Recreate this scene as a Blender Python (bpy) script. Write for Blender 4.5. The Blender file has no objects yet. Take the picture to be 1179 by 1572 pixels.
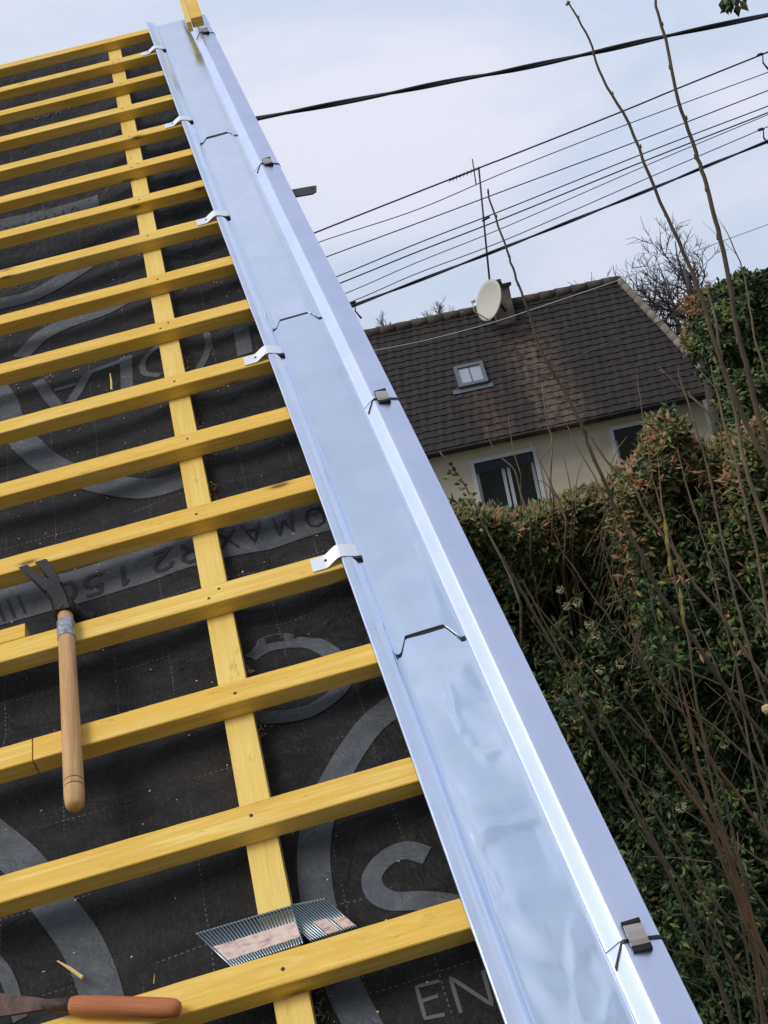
import bpy, math, random
from mathutils import Vector, Matrix, noise
random.seed(7)
S = bpy.context.scene
COL = S.collection
rad = math.radians

# ------------------------------------------------------------------ camera
CX, CY, F = 589.5, 786.0, 2000.0          # principal point and focal length, pixels of the 1179x1572 frame
H = 4.3
upc = Vector((-.215, -1, -.0607)).normalized()       # world up in camera axes (x right, y down, z forward)
fw = Vector((0, 0, 1)); fw = (fw - upc * fw.dot(upc)).normalized()
rt = fw.cross(upc)
C2W = Matrix((rt, fw, upc))                           # camera axes -> world
CAM = Vector((0, 0, H))
cd = bpy.data.cameras.new('camera'); cam = bpy.data.objects.new('camera', cd); COL.objects.link(cam)
cd.sensor_fit = 'VERTICAL'; cd.sensor_height = 24; cd.lens = 24 * F / 1572
cd.clip_start = .05; cd.clip_end = 3000
cm = C2W @ Matrix(((1, 0, 0), (0, -1, 0), (0, 0, -1)))
cam.matrix_world = Matrix.Translation(CAM) @ cm.to_4x4()
cd.dof.use_dof = False
S.camera = cam
# roof frame: u along the battens, v up the slope, z off the roof
R = Matrix(((0.961439, -0.218861, -0.166539), (-0.265541, -0.581154, -0.769252), (0.071574, 0.783811, -0.61686)))
T = Vector((0.093874, 0.444195, 1.407186))
MR = Matrix.Translation(CAM + C2W @ T) @ (C2W @ R).to_4x4()
CR = -(R.transposed() @ T)
def uvz(px, py, z):
    d = R.transposed() @ Vector(((px - CX) / F, (py - CY) / F, 1))
    s = (z - CR.z) / d.z
    return CR + s * d
def W(px, py, Y):                                      # a point at forward distance Y
    d = C2W @ Vector(((px - CX) / F, (py - CY) / F, 1))
    return CAM + d * (Y / d.y)

# ------------------------------------------------------------------ sky and sun
SUN_EL, SUN_AZ = 52, 238        # behind thin cloud, to the left
wd = bpy.data.worlds.new('World'); S.world = wd; wd.use_nodes = True
nt = wd.node_tree; nt.nodes.clear()
def N(nt, t, **k):
    n = nt.nodes.new(t)
    for a, b in k.items():
        if a == 'i':
            for x, y in b.items(): n.inputs[x].default_value = y
        else: setattr(n, a, b)
    return n
sky = N(nt, 'ShaderNodeTexSky', sky_type='NISHITA', sun_disc=False, sun_elevation=rad(SUN_EL), sun_rotation=rad(SUN_AZ), air_density=1, dust_density=2)
tc = N(nt, 'ShaderNodeTexCoord')
mp = N(nt, 'ShaderNodeMapping'); mp.inputs['Scale'].default_value = (1, 1, 2.2)
nz = N(nt, 'ShaderNodeTexNoise', i={'Scale': 3.0, 'Detail': 7, 'Roughness': .55, 'Distortion': .4})
cr = N(nt, 'ShaderNodeValToRGB')
cr.color_ramp.elements[0].position = .40; cr.color_ramp.elements[0].color = (5.6, 6.4, 7.9, 1)
cr.color_ramp.elements[1].position = .62; cr.color_ramp.elements[1].color = (7.4, 7.5, 8.6, 1)
sep = N(nt, 'ShaderNodeSeparateXYZ')
mr = N(nt, 'ShaderNodeMapRange', i={'From Min': -.15, 'From Max': .75, 'To Min': 1.02, 'To Max': 1.2})
vd = N(nt, 'ShaderNodeVectorMath', operation='DOT_PRODUCT'); vd.inputs[1].default_value = Vector((-.80, .02, .58)).normalized()
mg = N(nt, 'ShaderNodeMapRange', i={'From Min': .55, 'From Max': 1, 'To Min': 1, 'To Max': 1.4})
my = N(nt, 'ShaderNodeMapRange', i={'From Min': -.85, 'From Max': .2, 'To Min': .4, 'To Max': 1})
m1 = N(nt, 'ShaderNodeMath', operation='MULTIPLY'); m2 = N(nt, 'ShaderNodeMath', operation='MULTIPLY')
vm = N(nt, 'ShaderNodeVectorMath', operation='SCALE')
mx = N(nt, 'ShaderNodeMix', data_type='RGBA'); mx.inputs[0].default_value = .96
bg = N(nt, 'ShaderNodeBackground'); bg.inputs[1].default_value = .1
wo = N(nt, 'ShaderNodeOutputWorld')
L = nt.links.new
L(tc.outputs['Generated'], mp.inputs[0]); L(mp.outputs[0], nz.inputs['Vector']); L(nz.outputs['Fac'], cr.inputs[0])
L(tc.outputs['Generated'], sep.inputs[0]); L(sep.outputs['Z'], mr.inputs[0]); L(sep.outputs['Y'], my.inputs[0])
L(tc.outputs['Generated'], vd.inputs[0]); L(vd.outputs['Value'], mg.inputs[0])
L(mr.outputs[0], m1.inputs[0]); L(mg.outputs[0], m1.inputs[1]); L(m1.outputs[0], m2.inputs[0]); L(my.outputs[0], m2.inputs[1])
# heavier, more broken cloud added out of view overhead for the gutter reflections
n2 = N(nt, 'ShaderNodeTexNoise', i={'Scale': 5.5, 'Detail': 5, 'Roughness': .5, 'Distortion': 1.2})
h2 = N(nt, 'ShaderNodeMapRange', i={'From Min': .38, 'From Max': .62, 'To Min': 0, 'To Max': 1})
z2 = N(nt, 'ShaderNodeMapRange', i={'From Min': .42, 'From Max': .75, 'To Min': 0, 'To Max': .34})
m3 = N(nt, 'ShaderNodeMath', operation='MULTIPLY'); m4 = N(nt, 'ShaderNodeMath', operation='SUBTRACT'); m4.inputs[0].default_value = 1.0
m5 = N(nt, 'ShaderNodeMath', operation='MULTIPLY')
L(mp.outputs[0], n2.inputs['Vector']); L(n2.outputs['Fac'], h2.inputs[0]); L(sep.outputs['Z'], z2.inputs[0])
L(h2.outputs[0], m3.inputs[0]); L(z2.outputs[0], m3.inputs[1]); L(m3.outputs[0], m4.inputs[1]); L(m4.outputs[0], m5.inputs[0]); L(m2.outputs[0], m5.inputs[1])
L(cr.outputs[0], vm.inputs[0]); L(m5.outputs[0], vm.inputs['Scale'])
L(sky.outputs[0], mx.inputs[6]); L(vm.outputs[0], mx.inputs[7]); L(mx.outputs[2], bg.inputs[0]); L(bg.outputs[0], wo.inputs[0])
sl = bpy.data.lights.new('sun', 'SUN'); sl.energy = 1.9; sl.angle = rad(28); sl.color = (1, .95, .88)
sun = bpy.data.objects.new('sun', sl); COL.objects.link(sun)
az = rad(SUN_AZ); sd = Vector((math.sin(az) * math.cos(rad(SUN_EL)), math.cos(az) * math.cos(rad(SUN_EL)), math.sin(rad(SUN_EL))))
sun.rotation_euler = sd.to_track_quat('Z', 'Y').to_euler()
S.view_settings.view_transform = 'Standard'; S.view_settings.look = 'None'; S.view_settings.gamma = 1; S.view_settings.exposure = 0

# ------------------------------------------------------------------ materials
def mat(name, col, rough=.6, metal=0, spec=.5):
    m = bpy.data.materials.new(name); m.use_nodes = True
    b = m.node_tree.nodes['Principled BSDF']
    b.inputs['Base Color'].default_value = (*col, 1); b.inputs['Roughness'].default_value = rough
    b.inputs['Metallic'].default_value = metal; b.inputs['Specular IOR Level'].default_value = spec
    return m
def coords(m, scale=(1, 1, 1), rnd=0, which='Object'):
    nt = m.node_tree
    t = N(nt, 'ShaderNodeTexCoord'); mp = N(nt, 'ShaderNodeMapping'); mp.inputs['Scale'].default_value = scale
    nt.links.new(t.outputs[which], mp.inputs[0])
    if rnd:
        oi = N(nt, 'ShaderNodeObjectInfo'); mu = N(nt, 'ShaderNodeMath', operation='MULTIPLY'); mu.inputs[1].default_value = rnd
        nt.links.new(oi.outputs['Random'], mu.inputs[0]); nt.links.new(mu.outputs[0], mp.inputs['Location'])
    return mp.outputs[0]
def ramp(m, fac, stops):
    r = N(m.node_tree, 'ShaderNodeValToRGB'); e = r.color_ramp.elements
    while len(e) < len(stops): e.new(.5)
    for k, (p, c) in zip(e, stops): k.position = p; k.color = (*c, 1)
    m.node_tree.links.new(fac, r.inputs[0]); return r.outputs[0]
def tex(m, vec, scale, detail=4, rough=.5, dist=0):
    n = N(m.node_tree, 'ShaderNodeTexNoise', i={'Scale': scale, 'Detail': detail, 'Roughness': rough, 'Distortion': dist})
    m.node_tree.links.new(vec, n.inputs['Vector']); return n.outputs['Fac']
def mixc(m, fac, a, b, mode='MIX'):
    x = N(m.node_tree, 'ShaderNodeMix', data_type='RGBA', blend_type=mode)
    for s, v in ((0, fac), (6, a), (7, b)):
        if isinstance(v, (int, float)): x.inputs[s].default_value = v
        elif isinstance(v, tuple): x.inputs[s].default_value = (*v, 1)
        else: m.node_tree.links.new(v, x.inputs[s])
    return x.outputs[2]
def setc(m, out, inp='Base Color'): m.node_tree.links.new(out, m.node_tree.nodes['Principled BSDF'].inputs[inp])
def bump(m, h, dist=.002, st=1):
    b = N(m.node_tree, 'ShaderNodeBump', i={'Distance': dist, 'Strength': st})
    m.node_tree.links.new(h, b.inputs['Height']); m.node_tree.links.new(b.outputs[0], m.node_tree.nodes['Principled BSDF'].inputs['Normal'])
def mth(m, op, a, b=None):
    n = N(m.node_tree, 'ShaderNodeMath', operation=op)
    for i, v in enumerate((a, b)):
        if v is None: continue
        if isinstance(v, (int, float)): n.inputs[i].default_value = v
        else: m.node_tree.links.new(v, n.inputs[i])
    return n.outputs[0]

def wood(name, cols, axis=0, knots=True, sc=1):
    m = mat(name, cols[0], .62, spec=.3)
    s = [40 * sc] * 3; s[axis] = 1.6 * sc
    v = coords(m, tuple(s), 37)
    f = tex(m, v, 1.0, 6, .65, 1.6)
    c = ramp(m, f, [(.3, cols[0]), (.48, cols[1]), (.62, cols[2]), (.75, cols[1])])
    s2 = [160 * sc] * 3; s2[axis] = 9 * sc
    f2 = tex(m, coords(m, tuple(s2), 11), 1, 3, .7)
    c = mixc(m, mth(m, 'MULTIPLY', ramp(m, f2, [(.35, (0, 0, 0)), (.75, (1, 1, 1))]), .33), c, cols[3])
    # broad mottling and soft grime of handled timber
    f3 = tex(m, coords(m, (5, 5, 5), 5), 1.4, 4, .6)
    c = mixc(m, ramp(m, f3, [(.45, (0, 0, 0)), (.75, (.55, .55, .55))]), c, cols[4])
    if knots:
        s3 = [14.] * 3; s3[axis] = 5.
        vo = N(m.node_tree, 'ShaderNodeTexVoronoi', i={'Scale': 1.15}); m.node_tree.links.new(coords(m, tuple(s3), 91), vo.inputs['Vector'])
        k = ramp(m, vo.outputs['Distance'], [(.06, (1, 1, 1)), (.10, (.35, .35, .35)), (.16, (0, 0, 0))])
        c = mixc(m, mth(m, 'MULTIPLY', k, .9), c, (.16, .07, .02))
    oi = N(m.node_tree, 'ShaderNodeObjectInfo')
    c = mixc(m, 1.0, c, ramp(m, oi.outputs['Random'], [(0, (1, 1, 1)), (.3, (.93, .88, .74)), (.55, (1.0, .97, .9)), (.8, (.9, .9, .8)), (1, (1, 1, 1))]), 'MULTIPLY')
    # saw marks and handling dirt
    s4 = [60.] * 3; s4[axis] = 22.; f4 = tex(m, coords(m, tuple(s4), 3), 1, 5, .75)
    c = mixc(m, ramp(m, f4, [(.60, (0, 0, 0)), (.74, (.5, .5, .5))]), c, (.26, .15, .05))
    setc(m, c); bump(m, mth(m, 'ADD', f2, mth(m, 'MULTIPLY', f, .8)), .0012, .6)
    return m
M = {}
Y1 = ((.92, .64, .15), (.84, .53, .085), (.94, .71, .24), (.50, .27, .04), (.74, .45, .09))
M['batten'] = wood('yellow_treated_pine', Y1)
Y2 = ((.92, .66, .18), (.93, .70, .23), (.86, .57, .12), (.58, .34, .06), (.82, .56, .14))
M['counter'] = wood('pale_treated_pine', Y2, axis=1)
M['handle'] = wood('ash_handle', ((.60, .37, .17), (.66, .43, .22), (.50, .29, .12), (.34, .18, .07), (.45, .26, .12)), axis=1, knots=False, sc=2)
M['orange_handle'] = wood('orange_handle', ((.56, .19, .075), (.62, .23, .10), (.48, .15, .06), (.30, .09, .04), (.40, .14, .07)), axis=0, knots=False, sc=1.5)
m = mat('zinc_sheet', (.70, .77, .91), .2, 1); M['zinc'] = m
nf = tex(m, coords(m, (14, 14, 14)), 1, 5, .6)
setc(m, ramp(m, nf, [(.35, (.67, .75, .90)), (.65, (.73, .80, .93))]))
f1 = tex(m, coords(m, (6, 6, 6)), 1, 4, .6); f2 = tex(m, coords(m, (70, 9, 70)), 1, 5, .7)
setc(m, mixc(m, ramp(m, f2, [(.55, (0, 0, 0)), (.75, (.45, .45, .45))]), ramp(m, f1, [(.3, (.13, .13, .13)), (.7, (.25, .25, .25))]), (.42, .42, .42)), 'Roughness')
f3 = tex(m, coords(m, (38, 30, 38)), 1, 4, .7, 1.5)
c = ramp(m, nf, [(.35, (.70, .79, .95)), (.65, (.76, .84, .97))])
c = mixc(m, ramp(m, f3, [(.68, (0, 0, 0)), (.76, (.25, .25, .25))]), c, (.50, .52, .58)); setc(m, c)
m = mat('zinc_trim', (.66, .73, .92), .42, 1); M['trim'] = m
setc(m, ramp(m, tex(m, coords(m, (10, 10, 10)), 1, 4, .6), [(.35, (.64, .70, .90)), (.65, (.70, .76, .93))]))
M['cleat'] = mat('bright_galvanised', (.86, .88, .93), .42, .55)
M['seam'] = mat('lap_shade_and_clip_black', (.012, .012, .014), .5)  # flat black: painted shade of the sheet laps, also colours slots and clip straps
M['black_metal'] = mat('blackened_steel', (.007, .006, .006), .5, 0, .35)
m = mat('browned_steel', (.50, .45, .42), .4, .7); M['clip_top'] = m
M['bracket'] = mat('grey_painted_steel', (.03, .035, .032), .55, .3)
m = mat('steel_nail', (.30, .36, .38), .3, 1); M['nail'] = m
m = mat('nail_head_dark', (.06, .05, .045), .5, .7); M['nailhead'] = m
m = mat('grey_tape', (.30, .32, .34), .38, .4); M['tape'] = m
setc(m, ramp(m, tex(m, coords(m, (90, 90, 90)), 1, 3, .6), [(.4, (.22, .24, .26)), (.62, (.42, .44, .46))]))
m = mat('paper_collar', (.62, .47, .42), .8); M['paper'] = m
setc(m, ramp(m, tex(m, coords(m, (60, 130, 60)), 1, 3, .6), [(.36, (.42, .28, .30)), (.44, (.60, .46, .39)), (.7, (.70, .56, .46))]))
m = mat('rusty_steel', (.10, .06, .045), .6, .5); M['rust'] = m
setc(m, ramp(m, tex(m, coords(m, (50, 50, 50)), 1, 5, .6), [(.35, (.035, .025, .022)), (.6, (.12, .07, .055)), (.75, (.07, .065, .065))]))
# roofing membrane with its stitched reinforcement grid
m = mat('black_membrane', (.02, .02, .022), .58, 0, .28); M['membrane'] = m
v = coords(m)
sp = N(m.node_tree, 'ShaderNodeSeparateXYZ'); m.node_tree.links.new(v, sp.inputs[0])
wob = mth(m, 'MULTIPLY', tex(m, coords(m, (6, 6, 6)), 1, 2), .012)
def dash(a, b, per, dper, wid, off):
    a1 = mth(m, 'ADD', mth(m, 'ADD', a, wob), off)
    l = mth(m, 'LESS_THAN', mth(m, 'FRACT', mth(m, 'DIVIDE', a1, per)), wid / per)
    d = mth(m, 'LESS_THAN', mth(m, 'FRACT', mth(m, 'DIVIDE', b, dper)), .5)
    return mth(m, 'MULTIPLY', l, d)
g1 = dash(sp.outputs['X'], sp.outputs['Y'], .083, .0075, .0014, 5.02)
g2 = dash(sp.outputs['Y'], sp.outputs['X'], .125, .0075, .0014, 5.0)
gg = mth(m, 'MAXIMUM', g1, g2)
brk = ramp(m, tex(m, coords(m, (9, 9, 9)), 1, 3), [(.42, (0, 0, 0)), (.6, (1, 1, 1))])
fz = tex(m, coords(m, (240, 90, 200)), 1, 6, .75)
fz2 = tex(m, coords(m, (7, 9, 7)), 1, 5, .65)
c = ramp(m, fz2, [(.3, (.005, .005, .006)), (.5, (.011, .010, .011)), (.66, (.020, .018, .017)), (.8, (.036, .030, .026))])
c = mixc(m, ramp(m, fz, [(.5, (0, 0, 0)), (.74, (.6, .6, .6))]), c, (.060, .050, .040))
c = mixc(m, mth(m, 'MULTIPLY', gg, mth(m, 'MULTIPLY', brk, .6)), c, (.22, .21, .2))
setc(m, c); bump(m, mth(m, 'ADD', mth(m, 'MULTIPLY', fz, .3), mth(m, 'MULTIPLY', tex(m, coords(m, (22, 34, 22)), 1, 6, .65, .8), 2.2)), .006, .8)
m = mat('grey_print', (.085, .095, .11), .5, 0, .4); M['print'] = m
setc(m, ramp(m, tex(m, coords(m, (12, 12, 12)), 1, 5, .7), [(.3, (.055, .062, .073)), (.7, (.088, .098, .112))]))
bump(m, tex(m, coords(m, (22, 34, 22)), 1, 6, .65, .8), .010, .8)
m = mat('pale_print', (.085, .088, .09), .6); M['print_pale'] = m
m = mat('black_print', (.008, .008, .009), .6); M['print_black'] = m
m = mat('dry_splinter', (.75, .55, .2), .7); M['splinter'] = m

# ------------------------------------------------------------------ mesh helpers
def link(name, me, mt, parent=None, mw=None):
    o = bpy.data.objects.new(name, me); COL.objects.link(o)
    if mt is not None:
        for x in (mt if isinstance(mt, (list, tuple)) else [mt]): me.materials.append(x)
    if parent: o.parent = parent
    if mw is not None: o.matrix_world = mw
    return o
def mesh(vs, fs, smooth=False, mi=None, name='m'):
    me = bpy.data.meshes.new(name); me.from_pydata([tuple(v) for v in vs], [], fs)
    if smooth: me.polygons.foreach_set('use_smooth', [True] * len(fs))
    if mi: me.polygons.foreach_set('material_index', mi)
    me.update(); return me
class MB:
    def __init__(s): s.v = []; s.f = []; s.m = []; s.sm = []
    def add(s, vs, fs, mi=0, sm=False):
        b = len(s.v); s.v += [Vector(v) for v in vs]; s.f += [tuple(b + i for i in f) for f in fs]; s.m += [mi] * len(fs); s.sm += [sm] * len(fs); return s
    def box(s, x0, x1, y0, y1, z0, z1, mi=0, ch=0, mtx=None):
        if ch:
            c = ch; pts = []
            # bevelled box: octagonal section along x with inset end caps
            sec = [(y0 + c, z0), (y1 - c, z0), (y1, z0 + c), (y1, z1 - c), (y1 - c, z1), (y0 + c, z1), (y0, z1 - c), (y0, z0 + c)]
            ym, zm = (y0 + y1) / 2, (z0 + z1) / 2
            def ins(k): return [(ym + (y - ym) * k, zm + (z - zm) * k) for y, z in sec]
            k = 1 - c / max(1e-6, (min(y1 - y0, z1 - z0) / 2))
            rings = [(x0, ins(max(k, .8))), (x0 + c, sec), (x1 - c, sec), (x1, ins(max(k, .8)))]
            for x, r in rings: pts += [(x, y, z) for y, z in r]
            fs = [tuple(range(7, -1, -1)), tuple(24 + i for i in range(8))]
            for r in range(3):
                for i in range(8):
                    j = (i + 1) % 8; fs.append((r * 8 + i, r * 8 + j, r * 8 + 8 + j, r * 8 + 8 + i))
        else:
            pts = [(x, y, z) for x in (x0, x1) for y in (y0, y1) for z in (z0, z1)]
            fs = [(0, 1, 3, 2), (4, 6, 7, 5), (0, 4, 5, 1), (2, 3, 7, 6), (0, 2, 6, 4), (1, 5, 7, 3)]
        if mtx is not None: pts = [mtx @ Vector(p) for p in pts]
        return s.add(pts, fs, mi)
    def tube(s, pts, rs, n=8, mi=0, cap=True, sm=True, flat=1):
        pts = [Vector(p) for p in pts]
        if isinstance(rs, (int, float)): rs = [rs] * len(pts)
        vs = []; fs = []
        up = None
        for i, p in enumerate(pts):
            t = (pts[min(i + 1, len(pts) - 1)] - pts[max(i - 1, 0)])
            t = t.normalized() if t.length > 1e-9 else Vector((0, 0, 1))
            if up is None: up = t.orthogonal().normalized()
            up = (up - t * up.dot(t)); up = up.normalized() if up.length > 1e-6 else t.orthogonal().normalized()
            b = t.cross(up)
            for k in range(n):
                a = 2 * math.pi * k / n
                vs.append(p + (up * math.cos(a) + b * math.sin(a) * flat) * rs[i])
        for i in range(len(pts) - 1):
            for k in range(n):
                j = (k + 1) % n; fs.append((i * n + k, i * n + j, i * n + n + j, i * n + n + k))
        if cap: fs.append(tuple(range(n - 1, -1, -1))); fs.append(tuple((len(pts) - 1) * n + k for k in range(n)))
        return s.add(vs, fs, mi, sm)
    def prism(s, poly, z0, z1, mi=0, mtx=None):
        n = len(poly); pts = [(x, y, z0) for x, y in poly] + [(x, y, z1) for x, y in poly]
        fs = [tuple(range(n - 1, -1, -1)), tuple(range(n, 2 * n))] + [(i, (i + 1) % n, n + (i + 1) % n, n + i) for i in range(n)]
        if mtx is not None: pts = [mtx @ Vector(p) for p in pts]
        return s.add(pts, fs, mi)
    def build(s, name, mt, parent=None, mw=None):
        me = mesh(s.v, s.f, name=name); me.polygons.foreach_set('material_index', s.m); me.polygons.foreach_set('use_smooth', s.sm)
        return link(name, me, mt, parent, mw)
def thing(name, label, cat, mw=None, group=None):
    o = bpy.data.objects.new(name, None); COL.objects.link(o); o.empty_display_size = .2
    if mw is not None: o.matrix_world = mw
    o['label'] = label; o['category'] = cat
    if group: o['group'] = group
    return o
def tag(o, label, cat, group=None):
    o['label'] = label; o['category'] = cat
    if group: o['group'] = group
    return o
def part(mb, name, mt, parent): return mb.build(name, mt, parent)
def densify(pts, step):
    out = [Vector(pts[0])]
    for a, b in zip(pts, pts[1:]):
        a, b = Vector(a), Vector(b); n = max(1, int(math.ceil((b - a).length / step)))
        out += [a.lerp(b, k / n) for k in range(1, n + 1)]
    return out
def spline(pts, per=6):
    P = [Vector(p) for p in pts]; P = [P[0] * 2 - P[1]] + P + [P[-1] * 2 - P[-2]]; out = []
    for i in range(1, len(P) - 2):
        a, b, c, d = P[i - 1:i + 3]
        for k in range(per):
            t = k / per
            out.append(.5 * ((2 * b) + (c - a) * t + (2 * a - 5 * b + 4 * c - d) * t * t + (3 * b - a - 3 * c + d) * t ** 3))
    out.append(P[-2]); return out

# ------------------------------------------------------------------ ground
m = mat('garden_soil', (.05, .045, .03), .95); M['soil'] = m
setc(m, ramp(m, tex(m, coords(m, (1.5, 1.5, 1.5)), 1, 6, .7), [(.35, (.035, .032, .02)), (.5, (.045, .06, .02)), (.7, (.09, .08, .055))]))
me = mesh([(-900, -900, 0), (900, -900, 0), (900, 900, 0), (-900, 900, 0)], [(0, 1, 2, 3)])
o = link('ground', me, M['soil']); o['kind'] = 'structure'

# ------------------------------------------------------------------ roof under construction
roof = thing('roof', 'unfinished pitched roof with yellow battens nailed across a black membrane', 'roof', MR)
BV = [3.3615, 3.146, 2.9393, 2.7304, 2.52, 2.3128, 2.1025, 1.8932, 1.676, 1.4695, 1.2544, 1.0519, .8383, .6342, .4247, .2097, -.0043]
BW, BH = .0397, .027
def u0(v): return -.001 - .0262 * v + .0035 * math.sin((v - .2) * 1.9) * (1 if v < 1.8 else .3)
CL, CRt = -.2275, -.1885
ULEFT = -1.3
def mz(u, v):
    d = min(abs(u - (CL + CRt) / 2), abs(u - (CL - .58)), abs(u + .02))
    sag = .013 * (1 - math.exp(-(d / .1) ** 2))
    z = -.0552 - sag
    n = noise.noise(Vector((u * 3.1, v * 4.3, 1.7))) * .006 + noise.noise(Vector((u * 9, v * 14, 4.2))) * .0025
    # sagging folds running along the battens, stronger up the roof
    k = min(1, max(0, (v - 1.55) / .6))
    fold = math.sin(v * 29.5 + 1.5 * noise.noise(Vector((u * 2.2, v * .7, 9))) + u * 2.0) * .017 * k * (1 - math.exp(-(d / .06) ** 2))
    # overlap of the two membrane widths below the printed band
    lap = .006 if v > .60 + .01 * math.sin(u * 9) else -.004
    cr = .008 * math.exp(-((v - .585 - .04 * u) / .012) ** 2)
    return z + n * (1 - math.exp(-(d / .04) ** 2)) + fold + lap * .6 - cr * .7
us = [ULEFT + k * (1.5 - .0) / 170 for k in range(171)]
us = [u for u in us if u < .12]
vs_ = [-.45 + k * .0085 for k in range(int(4.0 / .0085) + 1)]; vs_ = [v for v in vs_ if v < 3.50]
V = [(min(u, u0(v) + .11), v, mz(u, v)) for v in vs_ for u in us]; nu = len(us)
Fc = [(j * nu + i, j * nu + i + 1, j * nu + nu + i + 1, j * nu + nu + i) for j in range(len(vs_) - 1) for i in range(nu - 1)]
underlay = link('underlay', mesh(V, Fc, True), M['membrane'], roof)
# print on the membrane: ribbons that follow its surface
def ribbon(mb, pts, w, lift=.0011, mi=0):
    P = densify([Vector((p[0], p[1], 0)) for p in pts], .006)
    nn = max(1, int(w / .007)); vs = []
    for i, p in enumerate(P):
        t = (P[min(i + 1, len(P) - 1)] - P[max(i - 1, 0)]); t = t.normalized() if t.length else Vector((1, 0, 0))
        n = Vector((-t.y, t.x, 0))
        for k in range(nn + 1):
            q = p + n * w * (k / nn - .5); vs.append((q.x, q.y, mz(q.x, q.y) + lift))
    fs = [(i * (nn + 1) + k, i * (nn + 1) + k + 1, (i + 1) * (nn + 1) + k + 1, (i + 1) * (nn + 1) + k) for i in range(len(P) - 1) for k in range(nn)]
    mb.add(vs, fs, mi, True)
ZM = -.063
def px(pts): return [uvz(a, b, ZM) for a, b in pts]
def prib(name, pts, wpx, mt, smooth=True, lift=.0011):
    P = px(pts)
    if smooth and len(P) > 2: P = spline(P, 6)
    mid = P[len(P) // 2]; w = wpx / (F / ((R @ mid) + T).z)
    mb = MB(); ribbon(mb, P, w, lift); return mb.build(name, mt, underlay)
prib('printed_letter', [(657, 1318), (624, 1309), (592, 1319), (571, 1344), (577, 1369), (603, 1384), (640, 1386), (700, 1393), (735, 1412)], 33, M['print'])
prib('printed_arc', [(640, 1060), (601, 1092), (571, 1116), (542, 1152), (518, 1190), (497, 1235), (485, 1280), (482, 1325), (488, 1382), (502, 1440), (526, 1511), (556, 1572), (590, 1640)], 50, M['print'])
prib('printed_arc', [(-60, 1245), (-10, 1285), (34, 1323), (80, 1385), (120, 1440), (146, 1500), (160, 1560), (165, 1620)], 62, M['print'])
prib('printed_arc', [(-10, 1470), (10, 1500), (28, 1560)], 22, M['print'])
prib('printed_ring', [(385, 1012), (410, 990), (445, 982), (480, 987), (515, 1010), (532, 1040), (515, 1068), (470, 1092), (420, 1104), (385, 1104)], 26, M['print'])
prib('printed_ring', [(-12, 590), (8, 620), (20, 655), (50, 690), (100, 722), (160, 742), (220, 753), (265, 750), (300, 735)], 44, M['print'])
prib('printed_ring', [(-40, 470), (0, 463), (50, 450), (100, 428), (140, 410)], 26, M['print'])
prib('printed_ring', [(30, 545), (60, 515), (105, 495), (180, 472), (240, 440)], 30, M['print'])
prib('printed_letter', [(58, 585), (72, 605), (88, 625)], 19, M['print'], False)
prib('printed_letter', [(84, 600), (118, 590)], 9, M['print'], False)
prib('printed_letter', [(136, 574), (122, 597), (108, 618)], 16, M['print'], False)
prib('printed_letter', [(134, 575), (165, 565), (205, 553)], 12, M['print'], False)
prib('printed_letter', [(195, 552), (196, 600)], 20, M['print'], False)
prib('printed_letter', [(262, 530), (238, 545), (222, 562), (224, 578), (248, 583)], 10, M['print'])
prib('printed_letter', [(318, 515), (322, 535), (316, 555), (305, 575)], 11, M['print'])
prib('printed_letter', [(372, 510), (378, 550)], 25, M['print'], False)
# thin letters at the foot of the roof
def strokes(name, sets, w, mt, lift=.0011):
    mb = MB()
    for s in sets:
        P = px(s); ribbon(mb, P, w, lift)
    return mb.build(name, mt, underlay)
strokes('printed_letter', [[(676, 1510), (640, 1518), (654, 1567), (684, 1562)], [(646, 1541), (674, 1533)]], .0045, M['print_pale'])
strokes('printed_letter', [[(709, 1560), (692, 1505), (757, 1548), (742, 1494)]], .0045, M['print_pale'])
# grey band with black lettering, printed upside down as seen from below the eave
def band(name, a, b, wpx, mt): prib(name, [a, b], wpx, mt, False, .0009)
band('printed_band', (-60, 945), (560, 782), 84, M['print'])
GL = {'O': [[(.5, 0), (.15, .12), (0, .5), (.15, .88), (.5, 1), (.85, .88), (1, .5), (.85, .12), (.5, 0)]], 'M': [[(0, 0), (.12, 1), (.5, .25), (.88, 1), (1, 0)]],
      'A': [[(0, 0), (.5, 1), (1, 0)], [(.2, .35), (.8, .35)]], 'X': [[(0, 0), (1, 1)], [(0, 1), (1, 0)]], 'R': [[(0, 0), (0, 1), (.7, 1), (1, .8), (.9, .55), (.6, .48), (0, .48)], [(.55, .48), (1, 0)]],
      '2': [[(0, .75), (.15, .95), (.5, 1), (.85, .93), (.95, .7), (.7, .4), (0, 0), (1, 0)]], '1': [[(.2, .75), (.55, 1), (.55, 0)]],
      '5': [[(.95, 1), (.15, 1), (.1, .55), (.5, .65), (.9, .5), (.95, .25), (.7, .03), (.3, 0), (0, .12)]],
      '0': [[(.5, 0), (.15, .12), (0, .5), (.15, .88), (.5, 1), (.85, .88), (1, .5), (.85, .12), (.5, 0)]], '/': [[(0, 0), (.6, 1)]]}
def glyph(ch, cpx, cpy, w, h, st, mt):
    c = uvz(cpx, cpy, ZM); mb = MB()
    for s in GL[ch]:
        ribbon(mb, [(c.x - (x - .5) * w, c.y - (y - .5) * h) for x, y in s], st, .002)
    return mb.build('printed_letter', mt, underlay)
for ch, x, y in (('O', 486, 803), ('M', 438, 812), ('A', 390, 825), ('X', 352, 838), ('R', 297, 856), ('2', 252, 866), ('1', 191, 885), ('5', 144, 897), ('0', 102, 908)):
    glyph(ch, x, y, .030 if ch != '1' else .022, .050, .0078 if ch in '2150R' else .0042, M['print_black'])
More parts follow.
